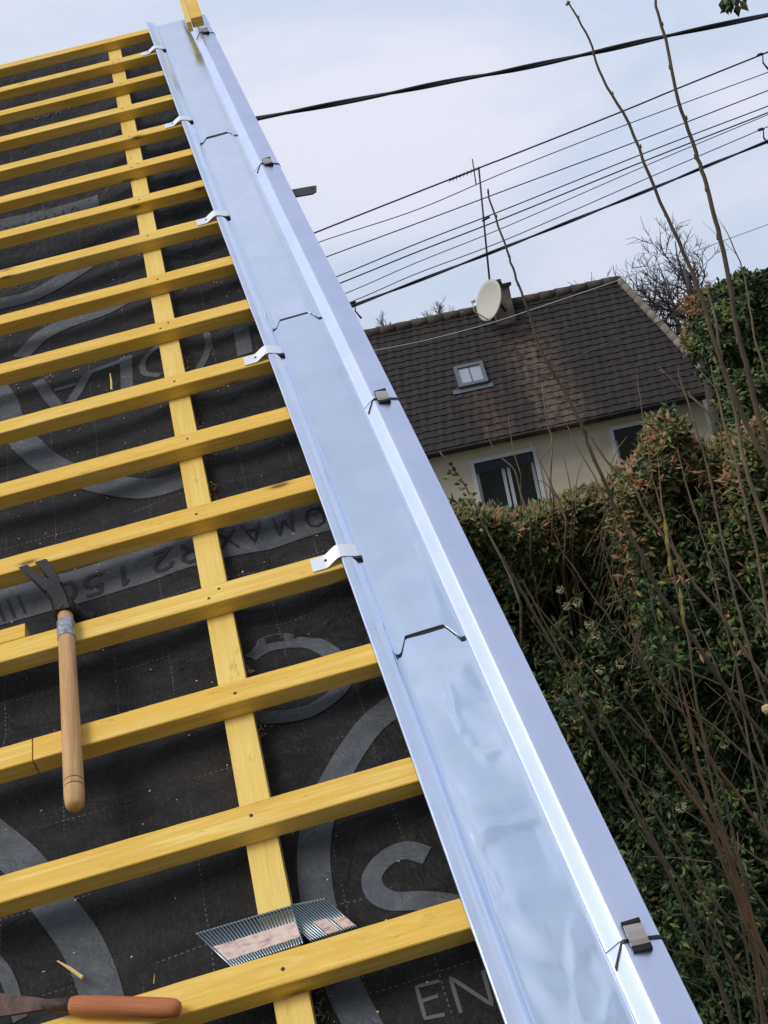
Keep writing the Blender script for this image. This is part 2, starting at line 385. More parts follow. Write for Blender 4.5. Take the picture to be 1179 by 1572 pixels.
for x, y in ((4, 936), (20, 931), (36, 925)): glyph('/', x, y, -.02, .05, .0045, M['print_black'])
# the same wording repeats smaller up the roof
band('printed_band', (-40, 352), (150, 305), 26, M['print'])
for ch, x, y in (('O', 112, 318), ('M', 88, 324), ('A', 62, 331), ('X', 38, 338), ('R', 12, 345)): glyph(ch, x, y, .022, .04, .004, M['print_black'])
for ch, x, y in (('O', 147, 160), ('M', 128, 164), ('A', 108, 169), ('X', 90, 174), ('R', 72, 178), ('2', 57, 182)): glyph(ch, x, y, .014, .03, .003, M['print_pale'])

# counter batten
mb = MB(); mb.box(CL, CRt, -.45, 3.44, -2 * BH, -BH - .0004, ch=0)
part(mb, 'counter_batten', M['counter'], roof)
mb = MB(); mb.box(CL - .60, CRt - .60, -.45, 3.36, -2 * BH, -BH - .0004)
part(mb, 'counter_batten', M['counter'], roof)
# battens, each slightly warped like sawn timber
def batten(u_a, u_b, v, seed, w=BW, h=BH, name='batten', z0=0, bend=.002):
    rnd = random.Random(seed); n = max(6, int((u_b - u_a) / .03)); c = .0012
    sec = [(c, -h), (w - c, -h), (w, -h + c), (w, -c), (w - c, 0), (c, 0), (0, -c), (0, -h + c)]
    vs = []; ph = rnd.random() * 6
    for i in range(n + 1):
        t = i / n; u = (u_b - u_a) * t
        dv = bend * math.sin(t * 3 + ph) * .8; e = rnd.random() * .0004
        for y, z in sec: vs.append((u, y + dv * .4 + (e if y > .02 else -e), z + (e if z > -.005 else 0)))
    fs = [tuple(range(7, -1, -1)), tuple(n * 8 + i for i in range(8))]
    for i in range(n):
        for k in range(8): fs.append((i * 8 + k, i * 8 + (k + 1) % 8, i * 8 + 8 + (k + 1) % 8, i * 8 + 8 + k))
    o = link(name, mesh(vs, fs), M['batten'], roof); o.location = (u_a, v, z0); return o
nh = MB()
nh.tube([(0, 0, -.004), (0, 0, .0002), (0, 0, .0006)], [.0010, .0025, .0021], 8)
nh0 = None
for i, v in enumerate(BV):
    uR = u0(v) + .012
    if i == 14: bs = [batten(ULEFT, uvz(50, 1150, 0).x - .001, v, 100), batten(uvz(50, 1150, 0).x + .001, uR, v - .0006, i)]
    else: bs = [batten(ULEFT + random.uniform(-.02, .02), uR, v, i)]
    b = bs[-1]
    for j, (du, dv) in enumerate(((-.008, .012), (.009, .027)) if i % 4 == 1 else ((.004 * (i % 3 - 1), .017 + .004 * (i % 2)),)):
        if nh0 is None: nh0 = nh.build('nail_head', M['nailhead'], b); o = nh0
        else: o = nh0.copy(); COL.objects.link(o); o.parent = b
        o.location = ((CL + CRt) / 2 + du - b.location.x, dv, .0002)
# short second piece butted beside the thirteenth batten at the left
p = uvz(38, 960, 0); batten(ULEFT, p.x, BV[13] + BW + .001, 77, w=.03)

# verge board and wall head below the gutter
mb = MB(); mb.box(-.02, .055, -.45, 3.3, -.25, -.09); part(mb, 'verge_board', M['counter'], roof)
m = mat('cement_render', (.42, .39, .34), .9); M['render'] = m
setc(m, ramp(m, tex(m, coords(m, (3, 3, 3)), 1, 6, .6), [(.3, (.36, .33, .28)), (.7, (.48, .45, .39))]))

# ------------------------------------------------------------------ zinc gutter running up the verge
gut = thing('verge_gutter', 'long pale blue zinc gutter in overlapping sheets along the roof edge', 'gutter', MR)
def skin(name, prof, v0, v1, mt, parent, endv=None, zoff=0, dz=None, step=.03, th=.0009, topv=None):
    n = max(2, int((v1 - v0) / step)); vs = []; m_ = len(prof)
    e_ = .0012 / (v1 - v0); tt = [0, e_, 2 * e_] + [j / n for j in range(1, n)] + [1 - 2 * e_, 1 - e_, 1]; n = len(tt) - 1
    for t in tt:
        for (o, z) in prof:
            lo = v0 + (endv(o) if endv else 0); hi = v1 + (topv(o) if topv else 0)
            v = lo + (hi - lo) * (t ** 1.0)
            vs.append((u0(v) + o, v, z + zoff + (dz(o, v) if dz else 0)))
    fs = [(j * m_ + k, j * m_ + k + 1, (j + 1) * m_ + k + 1, (j + 1) * m_ + k) for j in range(n) for k in range(m_ - 1)]
    o = link(name, mesh(vs, fs, True), mt, parent)
    s = o.modifiers.new('solid', 'SOLIDIFY'); s.thickness = th; s.offset = -1
    return o
hem = [(.0025, .0005), (.0, .003), (-.0005, .0055), (.0008, .0078), (.0032, .0086), (.0045, .0080)]
PAN = -.010
prof = hem + [(.010, .0068), (.018, .0035), (.0255, -.002), (.0280, -.0065), (.0292, PAN + .0006), (.032, PAN), (.036, PAN), (.040, PAN), (.0445, PAN), (.048, PAN), (.053, PAN), (.058, PAN), (.063, PAN), (.068, PAN), (.073, PAN), (.078, PAN), (.083, PAN), (.088, PAN), (.093, PAN), (.098, PAN), (.103, PAN), (.1075, PAN),
       (.112, PAN), (.118, PAN), (.1225, PAN), (.126, PAN + .0008), (.1285, PAN + .0022)]
chan = prof[:]
def notch(o):
    # lower end of each sheet: straight at the sides, cut back across the middle
    if o < .034: return 0
    if o < .048: return .031 * (o - .034) / .014
    if o < .104: return .031 + .002 * (o - .048) / .056
    if o < .118: return .033 * (1 - (o - .104) / .014)
    return 0
J = [.433, 1.376, 2.385]
def ripple(k):
    amp = (.0052, .0012, .0006, .0005)[k]
    def f(o, v):
        if o < .03 or o > .118: w = .12
        else: w = 1 - abs((o - .074) / .046) ** 3
        q = Vector((o * 9 + k * 5, v * 7, k * 3.1))
        a = noise.noise(q) + .42 * noise.noise(q * 2.3 + Vector((noise.noise(q) * 2, 0, 0)))
        if k == 0:
            n1 = noise.noise(Vector((o * 10 + .4 * noise.noise(Vector((o * 30, v * 12, 5))), v * 6.5 + 1.3, 8.8)))
            a += .30 * math.exp(-(n1 / .05) ** 2) * min(1, max(0, (J[0] - .03 - v) / .05))
        return amp * a * w
    return f
def lift(k, v0):
    r = ripple(k)
    def f(o, v):
        e = max(0, 1 - (v - v0) / .14)
        mid = 1 if .045 < o < .106 else .5
        if o < .027: return r(o, v) - .0026 * min(1, e * 2)
        if o > .116: mid *= max(0, (.1285 - o) / .0125); return r(o, v) * .3 + (.0026 * e * e + .0012 * e) * mid - .0008
        return r(o, v) + .0026 * (e ** 2) * mid + .0012 * e
    return f
def withhem(fn, vt):
    # the hem of the lower sheet folds over that of the sheet above
    return lambda o, v: fn(o, v) + (.0016 * min(1, max(0, (v - vt + .16) / .05)) if o < .027 else 0)
rng = [(-.45, J[0] + .09), (J[0], J[1] + .075), (J[1], J[2] + .08), (J[2], 3.435)]
for k, (a, b) in enumerate(rng):
    fn = lift(k, a) if k else ripple(0)
    if k < 3: fn = withhem(fn, b)
    skin('gutter_sheet', chan, a, b, M['zinc'], gut, endv=notch if k else None, zoff=0.0 if k == 0 else .0012 + .0004 * (k % 2), dz=fn, step=.0045 if k == 0 else .0095, topv=(lambda o, k=k: -.042 if (o < .0275 and k < 3) else 0))
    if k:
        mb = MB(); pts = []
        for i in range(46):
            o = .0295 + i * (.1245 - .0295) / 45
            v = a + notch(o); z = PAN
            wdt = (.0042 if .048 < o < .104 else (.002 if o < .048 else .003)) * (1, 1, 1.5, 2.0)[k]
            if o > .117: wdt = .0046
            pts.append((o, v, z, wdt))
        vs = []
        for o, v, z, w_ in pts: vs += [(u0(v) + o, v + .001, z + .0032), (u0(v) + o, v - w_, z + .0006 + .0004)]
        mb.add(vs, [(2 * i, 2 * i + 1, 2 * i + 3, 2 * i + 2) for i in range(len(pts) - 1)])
        o = mb.build('seam_gap_shade', M['seam'], gut)  # dark ribbon painting the shade in the open lap under the sheet end
# outer capping strip, its own lengths joined under the clips
tp = [(.1245, PAN + .0012), (.1265, PAN + .0020), (.1290, PAN + .0040), (.1350, -.0010), (.1410, .0038), (.1435, .0055), (.1453, .0057), (.155, .0035), (.165, .0008), (.175, -.0022), (.1825, -.0044), (.1855, -.0062), (.1865, -.010), (.1868, -.03), (.1868, -.06)]
K = [-.076, 1.033, 2.136, 3.219]
seg = [(-.45, K[0] + .02), (K[0], K[1] + .03), (K[1], K[2] + .03), (K[2], 3.42)]
for k, (a, b) in enumerate(seg):
    skin('edge_strip', tp, a, b, M['trim'], gut, step=.05, dz=lambda o, v, a=a, b=b: .0014 * (1 - (v - a) / (b - a)))
# clips over the joints of the capping strip
def on_prof(o, pr):
    for (o1, z1), (o2, z2) in zip(pr, pr[1:]):
        if o1 <= o <= o2 and o2 > o1: return z1 + (z2 - z1) * (o - o1) / (o2 - o1)
    return pr[-1][1]
for kv in K:
    mb = MB(); vs = []; os_ = [.1275, .1290, .132, .1350, .1425, .1455, .150, .160, .17, .178, .1825, .1862, .1885]
    for o in os_:
        z = on_prof(min(o, .1855), tp) + .0022; v = kv - .002 - max(0, .1425 - o) * 1.3
        if o > .187: z = -.012
        vs += [(u0(v) + o, v + .0016, z), (u0(v) + o, v - .0016 - (0.001 if o < .131 else 0), z - .0004)]
    mb.add(vs, [(2 * i, 2 * i + 1, 2 * i + 3, 2 * i + 2) for i in range(len(os_) - 1)])
    c = mb.build('edge_clip', M['seam'], gut)
    c.modifiers.new('s', 'SOLIDIFY').thickness = .001
    # sprung saddle: dark folded ends, lighter middle
    mb = MB(); uu = u0(kv) + .1515; z0 = .0062
    pr_ = [(-.0125, .0005), (-.011, .0035), (-.006, .006), (.004, .0075), (.012, .0068), (.0165, .0035), (.018, .0005)]
    for w_, mi_, a_, b_ in ((0, 0, 0, 1), (0, 1, 1, 4), (0, 0, 4, 6)):
        vs = []
        for k in range(a_, b_ + 1):
            dv, dz = pr_[k]; vs += [(uu - .001 + .0, kv + dv, z0 + dz - .001), (uu + .019, kv + dv + .001, z0 + dz - .005)]
        mb.add(vs, [(2 * i, 2 * i + 1, 2 * i + 3, 2 * i + 2) for i in range(b_ - a_)], mi_)
    s_ = mb.build('saddle', [M['black_metal'], M['clip_top']], c); s_.modifiers.new('s', 'SOLIDIFY').thickness = .0016
    mb = MB(); mb.box(uu - .001, uu + .0195, kv - .0175, kv - .0115, z0 - .006, z0 + .0015); mb.box(uu - .0018, uu + .0187, kv + .0135, kv + .0185, z0 - .005, z0 + .0035); mb.build('saddle_lip', M['black_metal'], c)
# cleats nailed to the battens and hooked over the hem
for (a, b, kv, i) in ((235, 72, 3.179, 1), (270, 185, 2.538, 4), (322, 337, 1.894, 7), (398, 548, 1.261, 10), (512, 860, .642, 13)):
    vb = BV[i] + .0215; hw = .0145; uh = u0(vb); vs = []
    path = [(-.044, .0012, -.003), (-.036, .0012, -.003), (-.024, .0013, -.003), (-.0195, .0022, -.002), (-.010, .0068, .001), (-.0035, .0096, .0028), (.001, .0106, .003), (.008, .0092, .003), (.018, .0052, .003), (.0265, .0008, .003)]
    for o, z, dv in path: vs += [(uh + o, vb + dv - hw, z), (uh + o, vb + dv + hw, z)]
    o = link('fixing_cleat', mesh(vs, [(2 * q, 2 * q + 2, 2 * q + 3, 2 * q + 1) for q in range(len(path) - 1)], False), M['cleat'], gut)
    o.modifiers.new('s', 'SOLIDIFY').thickness = .0012; o.modifiers['s'].offset = 1
    mb = MB(); mb.tube([(uh - .022, vb - .001, .002), (uh - .022, vb - .001, .0042)], [.0026, .002], 10); mb.build('nail', M['nailhead'], o)
    mb = MB(); mb.box(uh + .004, uh + .031, vb - hw - .0028, vb - hw + .003, -.002, .0075, mtx=None); 
    q = mb.build('slot_gap', M['seam'], o)
    for vtx in q.data.vertices:
        if vtx.co.x > uh + .02: vtx.co.z -= .004
# dark perforated bracket poking out beyond the outer edge
P1 = uvz(457, 297, -.026); P2 = uvz(486, 292, -.026)
br = thing('metal_bracket', 'short dark metal bracket with one bright hole, poking past the gutter edge', 'bracket', MR @ Matrix.Translation((P1.x, P1.y, -.026)))
mb = MB(); Lb = (P2 - P1).length; a = math.atan2(P2.y - P1.y, P2.x - P1.x); mt_ = Matrix.Rotation(a, 4, 'Z')
w_ = .021; hx, hy, hr = Lb - .009, .004, .0032; n = 12
out = [(-.04, -w_), (Lb, -w_), (Lb, w_), (-.04, w_)]
ring = [(hx + hr * math.cos(2 * math.pi * k / n), hy + hr * math.sin(2 * math.pi * k / n)) for k in range(n)]
def sq(k):
    an = 2 * math.pi * k / n; c_, s_ = math.cos(an), math.sin(an)
    t = min((Lb - hx) / c_ if c_ > 1e-6 else 1e9, (hx + .04) / -c_ if c_ < -1e-6 else 1e9, (w_ - hy) / s_ if s_ > 1e-6 else 1e9, (w_ + hy) / -s_ if s_ < -1e-6 else 1e9)
    return (hx + t * c_, hy + t * s_)
outr = [sq(k) for k in range(n)]
cor = {}
vs = [mt_ @ Vector((x, y, z)) for z in (0, .003) for x, y in ring + outr]
fs = []
for k in range(n):
    j = (k + 1) % n
    fs += [(2 * n + k, 2 * n + n + k, 2 * n + n + j, 2 * n + j), (k, j, n + j, n + k), (k, 2 * n + k, 2 * n + j, j), (n + k, n + j, 3 * n + j, 3 * n + k)]
mb.add(vs, fs); mb.box(-.04, hx - .006, -w_, w_, .0002, .0028, mtx=mt_); mb.build('bracket_plate', M['bracket'], br)
# timber batten end standing past the top of the gutter
a_ = uvz(314, 40, .03); 
tb = thing('timber_end', 'yellow timber end standing beyond the top of the gutter', 'timber', MR @ Matrix.Translation((a_.x, a_.y, .032)))
d1 = uvz(292, -30, .10) - uvz(314, 42, .032)
ang = math.atan2(d1.y, d1.x)
mb = MB(); mb.box(0, .55, -.0, .034, 0, .03, ch=.0012, mtx=Matrix.Rotation(ang, 4, 'Z') @ Matrix.Rotation(-.12, 4, 'Y')); mb.build('timber', M['batten'], tb)
mb = MB(); mb.box(-.012, .55, .036, .050, -.004, .026, mtx=Matrix.Rotation(ang, 4, 'Z') @ Matrix.Rotation(-.12, 4, 'Y')); mb.build('timber_backing', M['verge'] if 'verge' in M else M['counter'], tb)

# ------------------------------------------------------------------ hammer
hb = uvz(115, 1240, .016); ht = uvz(100, 938, .012)
dv_ = (hb - ht); hl = dv_.length; ax = dv_.normalized()
zz = Vector((0, 0, 1)); sx = ax.cross(zz).normalized(); zz = sx.cross(ax)
HM = MR @ Matrix.Translation(ht) @ Matrix((( -sx.x, -ax.x, zz.x, 0), (-sx.y, -ax.y, zz.y, 0), (-sx.z, -ax.z, zz.z, 0), (0, 0, 0, 1)))
# local axes: y towards the head, x to the right, z off the roof
ham = thing('claw_hammer', 'claw hammer with turned wooden handle and grey tape, hooked over the battens', 'hammer', HM)
mb = MB(); r0 = .0125
ys = [0.012, 0, -.02, -.06, -.12, -hl * .62, -hl * .85, -hl * .885, -hl * .89, -hl * .895, -hl * .91, -hl * .915, -hl * .92, -hl * .95, -hl * .975, -hl * .99, -hl]
rs = [.0105, .0108, .0112, .0118, .0122, .0126, .0130, .0131, .0122, .0131, .0131, .0122, .0131, .0131, .0122, .0112, .0085]
mb.tube([(0, y, 0) for y in ys], rs, 20, flat=1.0); mb.build('handle', M['handle'], ham)
for yy in (-hl * .89, -hl * .915):
    mb = MB(); mb.tube([(0, yy + .0009, 0), (0, yy - .0009, 0)], .01255, 20); mb.build('handle_groove', M['nailhead'], ham)
mb = MB(); mb.tube([(0, -.026, 0), (.0, -.028, 0), (0, -.045, 0), (0, -.062, 0), (0, -.064, 0)], [.0123, .0129, .0131, .0132, .0127], 20)
mb.build('grey_tape', M['tape'], ham)
# head: eye socket, neck and poll going down, split claw rising up the slope and to the left
mb = MB()
mb.tube([(0, -.010, 0), (0, -.004, 0), (-.001, .008, 0), (-.003, .020, 0), (-.004, .028, 0)], [.0150, .0165, .0172, .0165, .0130], 20)
mb.tube([(.002, .010, -.004), (.010, .010, -.016), (.018, .009, -.030), (.021, .009, -.034), (.028, .008, -.042)], [.0140, .0120, .0110, .0140, .0140], 16)
HI = HM.inverted() @ MR
def hp(x, y, z): return HI @ uvz(x, y, z)
# rows across the split claw, root to tip: left edge, left of slot, right of slot, right edge (photo pixels) and height
rows = [((80, 936), (90, 930), (94, 929), (110, 930), .028, .022), ((77, 920), (87, 911), (90, 910), (103, 911), .033, .020), ((67, 907), (79, 896), (82, 894), (95, 893), .034, .017),
        ((56, 896), (69, 886), (71, 885), (88, 880), .031, .013), ((46, 887), (60, 879), (65, 877), (82, 870), .026, .009), ((36, 878), (51, 872), (58, 869), (76, 862), .019, .006), ((28, 871), (42, 866), (53, 863), (71, 857), .012, .003)]
def prong(ci, cj):
    vs = []
    for rw in rows:
        A, B, zt, th = rw[ci], rw[cj], rw[4], rw[5]
        a, b = hp(*A, zt), hp(*B, zt); up_ = Vector((0, 0, 1)); m_ = a.lerp(b, .5)
        vs += [a.lerp(m_, .0) - up_ * th * .5, a.lerp(m_, .25) - up_ * th * .06, b.lerp(m_, .25) - up_ * th * .06, b - up_ * th * .5, b.lerp(m_, .2) - up_ * th, a.lerp(m_, .2) - up_ * th]
    n_ = len(rows)
    fs = [(i * 6 + q, i * 6 + (q + 1) % 6, i * 6 + 6 + (q + 1) % 6, i * 6 + 6 + q) for i in range(n_ - 1) for q in range(6)] + [(5, 4, 3, 2, 1, 0), tuple((n_ - 1) * 6 + q for q in range(6))]
    mb.add(vs, fs, 0, False)
allrows = rows
rows = allrows[:4]; prong(0, 3); rows = allrows[2:]; prong(0, 1); prong(2, 3)
hh_ = mb.build('hammer_head', M['black_metal'], ham)

# ------------------------------------------------------------------ nail strips
def nail_strip(name, label, tops, bots, zt, zb, n, bands, grp):
    A, B = uvz(*tops[0], zt), uvz(*tops[1], zt); Cc, D = uvz(*bots[0], zb), uvz(*bots[1], zb)
    t = thing(name, label, 'nail strip', MR @ Matrix.Translation(Cc), grp)
    first = None
    for k in range(n):
        f = k / (n - 1); a = A.lerp(B, f) - Cc; b = Cc.lerp(D, f) - Cc
        mb = MB(); d = (b - a).normalized()
        mb.tube([a, a + d * .0012, a + d * .0014, b - d * .006, b], [.0026, .0026, .0013, .0013, .0002], 7)
        mb.build('nail', M['nail'], t)
    for (s0, s1, f0, f1) in bands:
        mb = MB(); vs = []; m_ = 24
        for k in range(m_ + 1):
            f = f0 + (f1 - f0) * k / m_; a = A.lerp(B, f) - Cc; b = Cc.lerp(D, f) - Cc
            zof = Vector((0, 0, .0016 + .0004 * math.sin(k * 1.9)))
            vs += [a.lerp(b, s0) + zof, a.lerp(b, s1) + zof]
        mb.add(vs, [(2 * k, 2 * k + 1, 2 * k + 3, 2 * k + 2) for k in range(m_)]); o = mb.build('paper_collar', M['paper'], t)
        o.modifiers.new('s', 'SOLIDIFY').thickness = .0006
    return t
G_N = 'collated nail strips resting above the lowest batten'
nail_strip('nail_strip', 'collated steel nail strip with pink paper collar, in front on the lowest batten', ((303, 1434), (446, 1392)), ((358, 1486), (465, 1450)), -.026, -.006, 28, [(.42, .82, .02, 1)], G_N)
nail_strip('nail_strip', 'collated nail strip half hidden behind the other, right of the counter batten', ((420, 1396), (498, 1381)), ((480, 1446), (548, 1424)), -.036, -.022, 18, [(.56, .95, .38, .66), (.62, .93, .74, 1)], G_N)

# ------------------------------------------------------------------ orange handled tool
ca = uvz(106, 1543, .013); cb = uvz(278, 1548, .013); d = cb - ca; tl = d.length; ang = math.atan2(d.y, d.x)
tool = thing('hand_tool', 'old hand tool with orange wooden handle and rusty blade on the lowest batten', 'tool', MR @ Matrix.Translation(ca) @ Matrix.Rotation(ang, 4, 'Z'))
mb = MB(); mb.tube([(x * tl, 0, 0) for x in (0, .02, .06, .2, .45, .7, .88, .95, .985, 1)], [.0062, .0085, .0100, .0104, .0107, .0106, .0104, .0096, .007, .003], 18); mb.build('handle', M['orange_handle'], tool)
mb = MB(); mb.tube([(.004, 0, 0), (-.012, 0, -.001), (-.03, 0, -.002)], [.0085, .0075, .0062], 14)
mb.build('ferrule', M['rust'], tool)
mb = MB(); vs = []
for k in range(11):
    t = k / 10; x = -.028 - .15 * t; w1 = .006 + .010 * min(1, t * 2.2); z = -.003 - .006 * t; vs += [(x, -w1 - .004 * t, z), (x, w1 - .004 * t, z), (x, w1 - .004 * t, z + .004 - .002 * t), (x, -w1 - .004 * t, z + .004 - .002 * t)]
fs = [(4 * k + q, 4 * k + (q + 1) % 4, 4 * k + 4 + (q + 1) % 4, 4 * k + 4 + q) for k in range(10) for q in range(4)] + [(3, 2, 1, 0), (40, 41, 42, 43)]
mb.add(vs, fs); mb.build('blade', M['rust'], tool)

# ------------------------------------------------------------------ splinters
def splinter(a, b, z1, z2, r, label):
    A, B = uvz(*a, z1), uvz(*b, z2); mb = MB(); d = B - A
    mb.tube([(0, 0, 0), d * .5 + Vector((r * .4, 0, 0)), d], [r, r * .9, r * .35], 5, sm=False)
    tag(mb.build('wood_splinter', M['splinter'], None, MR @ Matrix.Translation(A)), label, 'splinter', 'loose wood splinters on the roof')
splinter((127, 1501), (88, 1475), -.056, -.056, .0023, 'yellow wood splinter lying on the membrane above the orange handle')
splinter((171, 598), (169, 573), .0, .012, .0022, 'thin wood splinter sticking up from a batten left of the counter batten')
splinter((236, 1510), (237, 1495), .0, .008, .0006, 'tiny pale fibre standing on the lowest batten above the orange handle')
# brown fluff caught along the counter batten
rnd = random.Random(3)
fl = MB()
for k in range(420):
    v = rnd.choice((.02, .9, 1.1, 1.33, .45)) + rnd.uniform(-.05, .08); u = CRt + .002 + abs(rnd.gauss(0, .006)); z = mz(u, v) + rnd.uniform(.0, .02)
    a = Vector((u, v, z)); d = Vector((rnd.gauss(0, 1), rnd.gauss(0, 1), rnd.gauss(0, .6))).normalized() * rnd.uniform(.003, .008)
    fl.tube([a, a + d], .0005, 3, cap=False)
M['fluff'] = mat('wood_fluff', (.30, .20, .11), .9)
o = fl.build('wood_fluff', M['fluff'], roof)

sd_m = MB(); rnd = random.Random(8)
for k in range(520):
    v = rnd.uniform(-.25, 1.9); u = rnd.uniform(-.62, -.03)
    if rnd.random() < .6: v = rnd.choice(BV[7:]) + BW + abs(rnd.gauss(0, .02))
    z = mz(u, v) + .0012; a = rnd.uniform(0, 6.3); q = rnd.uniform(.0005, .0018); w_ = rnd.uniform(.0004, .001)
    d = Vector((math.cos(a), math.sin(a), rnd.uniform(-.2, .4))) * q; n_ = Vector((-math.sin(a), math.cos(a), 0)) * w_; p = Vector((u, v, z))
    sd_m.add([p - d - n_, p + d - n_, p + d + n_, p - d + n_], [(0, 1, 2, 3)])
o = sd_m.build('sawdust', M['splinter'], roof); o['kind'] = 'stuff'

# ------------------------------------------------------------------ overhead cables
M['cable'] = mat('black_cable', (.012, .012, .016), .55)
M['wire'] = mat('weathered_wire', (.05, .05, .06), .5, .3)
M['palewire'] = mat('pale_wire', (.45, .45, .45), .5)
def cable(pts, Y, wpx, label, mt, twist=False, ext=6, group=None, name='overhead_cable', slope=0):
    P = spline([Vector((a, b, 0)) for a, b in pts], 10)
    P = [W(p.x, p.y, Y + slope * (p.x - 590) / 100) for p in P]
    d0 = (P[0] - P[1]).normalized(); d1 = (P[-1] - P[-2]).normalized()
    P = [P[0] + d0 * ext] + P + [P[-1] + d1 * ext]
    r = wpx / F * Y / 2; mb = MB(); base = P[len(P) // 2].copy()
    if twist:
        D = densify(P, .03)
        for s in (0, 1):
            Q = []; 
            for i, p in enumerate(D):
                a = i * .03 * 5.0 + s * math.pi; Q.append(p - base + Vector((0, math.sin(a), math.cos(a))) * r * .42)
            mb.tube(Q, r * .62, 7)
    else: mb.tube([p - base for p in P], r, 7)
    o = mb.build(name, mt, None, Matrix.Translation(base)); tag(o, label, 'cable', group); return o
GW = 'parallel overhead wires crossing the sky'
cable([(300, 200), (400, 181), (590, 145), (700, 123), (779, 109), (915, 80), (1016, 57), (1179, 23)], 6, 8, 'thick twisted black cable, highest of the cables across the sky', M['cable'], True)
WR = [([(400, 393), (487, 356), (735, 258), (779, 241), (953, 172), (1040, 136), (1179, 80)], 2.6, 'topmost of the thin wires, passing the tip of the roof aerial'),
      ([(400, 408), (492, 371), (640, 322), (779, 263), (960, 192), (1179, 111)], 1.5, 'faint second wire from the top of the parallel set'),
      ([(400, 433), (505, 393), (640, 343), (779, 291), (970, 220), (1179, 139)], 1.8, 'third wire from the top of the parallel set, on its own between gaps'),
      ([(400, 470), (519, 424), (640, 374), (779, 320), (985, 237), (1179, 163)], 1.9, 'fourth wire from the top, upper one of the close bunch'),
      ([(400, 482), (524, 434), (640, 387), (779, 333), (985, 249), (1179, 173)], 2.2, 'fifth wire from the top, in the middle of the close bunch'),
      ([(400, 500), (534, 449), (640, 403), (779, 347), (990, 255), (1179, 176)], 1.4, 'sixth wire from the top, faint lower one of the close bunch'),
      ([(400, 515), (540, 463), (640, 420), (779, 367), (1000, 271), (1168, 199), (1179, 195)], 1.5, 'lowest thin wire, just above the thick black cable')]
for q, w_, lb in WR: cable(q, 15, w_, lb, M['wire'], group=GW, name='overhead_wire', ext=12)
cable([(400, 528), (541, 470), (640, 432), (779, 378), (1005, 288), (1080, 257), (1179, 217)], 9, 5.2, 'lower thick black cable running below the parallel wires', M['cable'], True)
cable([(560, 541), (650, 523), (750, 497), (850, 464), (950, 430), (1000, 410), (1060, 388)], 20, 1.3, 'single pale wire slung across the tiled roof of the house', M['palewire'], name='overhead_wire', ext=4)
cable([(1010, 495), (1050, 478), (1100, 455)], 21, 1.8, 'short dark wire between the roof edge and the bare tree', M['wire'], name='overhead_wire', ext=2)
for (x, y, yy, lb) in ((1167, 84, 15, 'small dark wire clamp with drop lead on the topmost thin wire'), (1168, 199, 15, 'small dark wire clamp with drop lead on the lowest thin wire'), (541, 465, 15, 'small dark clamp on the wire beside the gutter')):
    b = W(x, y, yy); mb = MB(); mb.tube([(-.04, 0, 0), (-.02, 0, .0), (.02, 0, .005), (.045, 0, .0)], [.006, .018, .017, .006], 8)
    e = W(x + 14, y + 24, yy) - b; mb.tube([(.03, 0, 0), e * .5 + Vector((-.02, 0, 0)), e], [.006, .009, .012], 6)
    tag(mb.build('wire_clamp', M['cable'], None, Matrix.Translation(b)), lb, 'clamp', 'wire clamps')

# ------------------------------------------------------------------ neighbour's house
YH = 24.0
eL = W(566, 714, YH); eR = W(1106, 598, YH); ez = (eL.z + eR.z) / 2
rL = W(566, 515, YH + 2.7); rR = W(950, 431, YH + 2.7); rz = (rL.z + rR.z) / 2
x0 = eL.x - 2.2; x1 = eR.x; xr = rR.x
house = thing('house', 'cream rendered house with dark brown tiled roof behind the hedge', 'house', Matrix.Translation(((x0 + x1) / 2, YH + 2.7, 0)))
hx = (x0 + x1) / 2; hy = YH + 2.7
def HL(x, y, z): return Vector((x - hx, y - hy, z))
m = mat('cream_render', (.42, .35, .25), .9); M['cream'] = m
setc(m, ramp(m, tex(m, coords(m, (1.2, 1.2, 2)), 1, 6, .65), [(.3, (.68, .58, .45)), (.7, (.79, .69, .54))]))
mb = MB()
wx0, wx1, wy0, wy1 = x0 + .3, x1 - .28, YH + .32, YH + 5.1
a = HL(wx0, wy0, 0); b = HL(wx1, wy1, ez + .02)
WIN = [(727, 712, 817, 692, 1.12), (941, 661, 1020, 643, 1.12)]
wn = []
for (p0x, p0y, p1x, p1y, hh) in WIN:
    q0 = W(p0x, p0y, wy0); q1 = W(p1x, p1y, wy0); top = (q0.z + q1.z) / 2; wn.append((q0.x, q1.x, top - hh, top))
# front wall with openings
xs = [wx0] + [v for w in wn for v in w[:2]] + [wx1]; zs = (0, wn[0][2], wn[0][3], ez + .05)
zb = min(w[2] for w in wn)
for i in range(len(xs) - 1):
    if i % 2 == 0: mb.box(xs[i] - hx, xs[i + 1] - hx, wy0 - hy, wy0 + .25 - hy, 0, ez + .05)
    else:
        w = wn[i // 2]; mb.box(xs[i] - hx, xs[i + 1] - hx, wy0 - hy, wy0 + .25 - hy, 0, w[2]); mb.box(xs[i] - hx, xs[i + 1] - hx, wy0 - hy, wy0 + .25 - hy, w[3], ez + .05)
mb.box(wx0 - hx, wx0 + .25 - hx, wy0 + .25 - hy, wy1 - hy, 0, ez + .05); mb.box(wx1 - .25 - hx, wx1 - hx, wy0 + .25 - hy, wy1 - hy, 0, ez + .05); mb.box(wx0 + .25 - hx, wx1 - .25 - hx, wy1 - .25 - hy, wy1 - hy, 0, ez + .05)
mb.build('wall', M['cream'], house)
M['white'] = mat('white_paint', (.72, .73, .75), .5); M['dark'] = mat('dark_shutter', (.025, .03, .045), .45); M['glass'] = mat('dark_glass', (.02, .022, .028), .08, 0, .8)
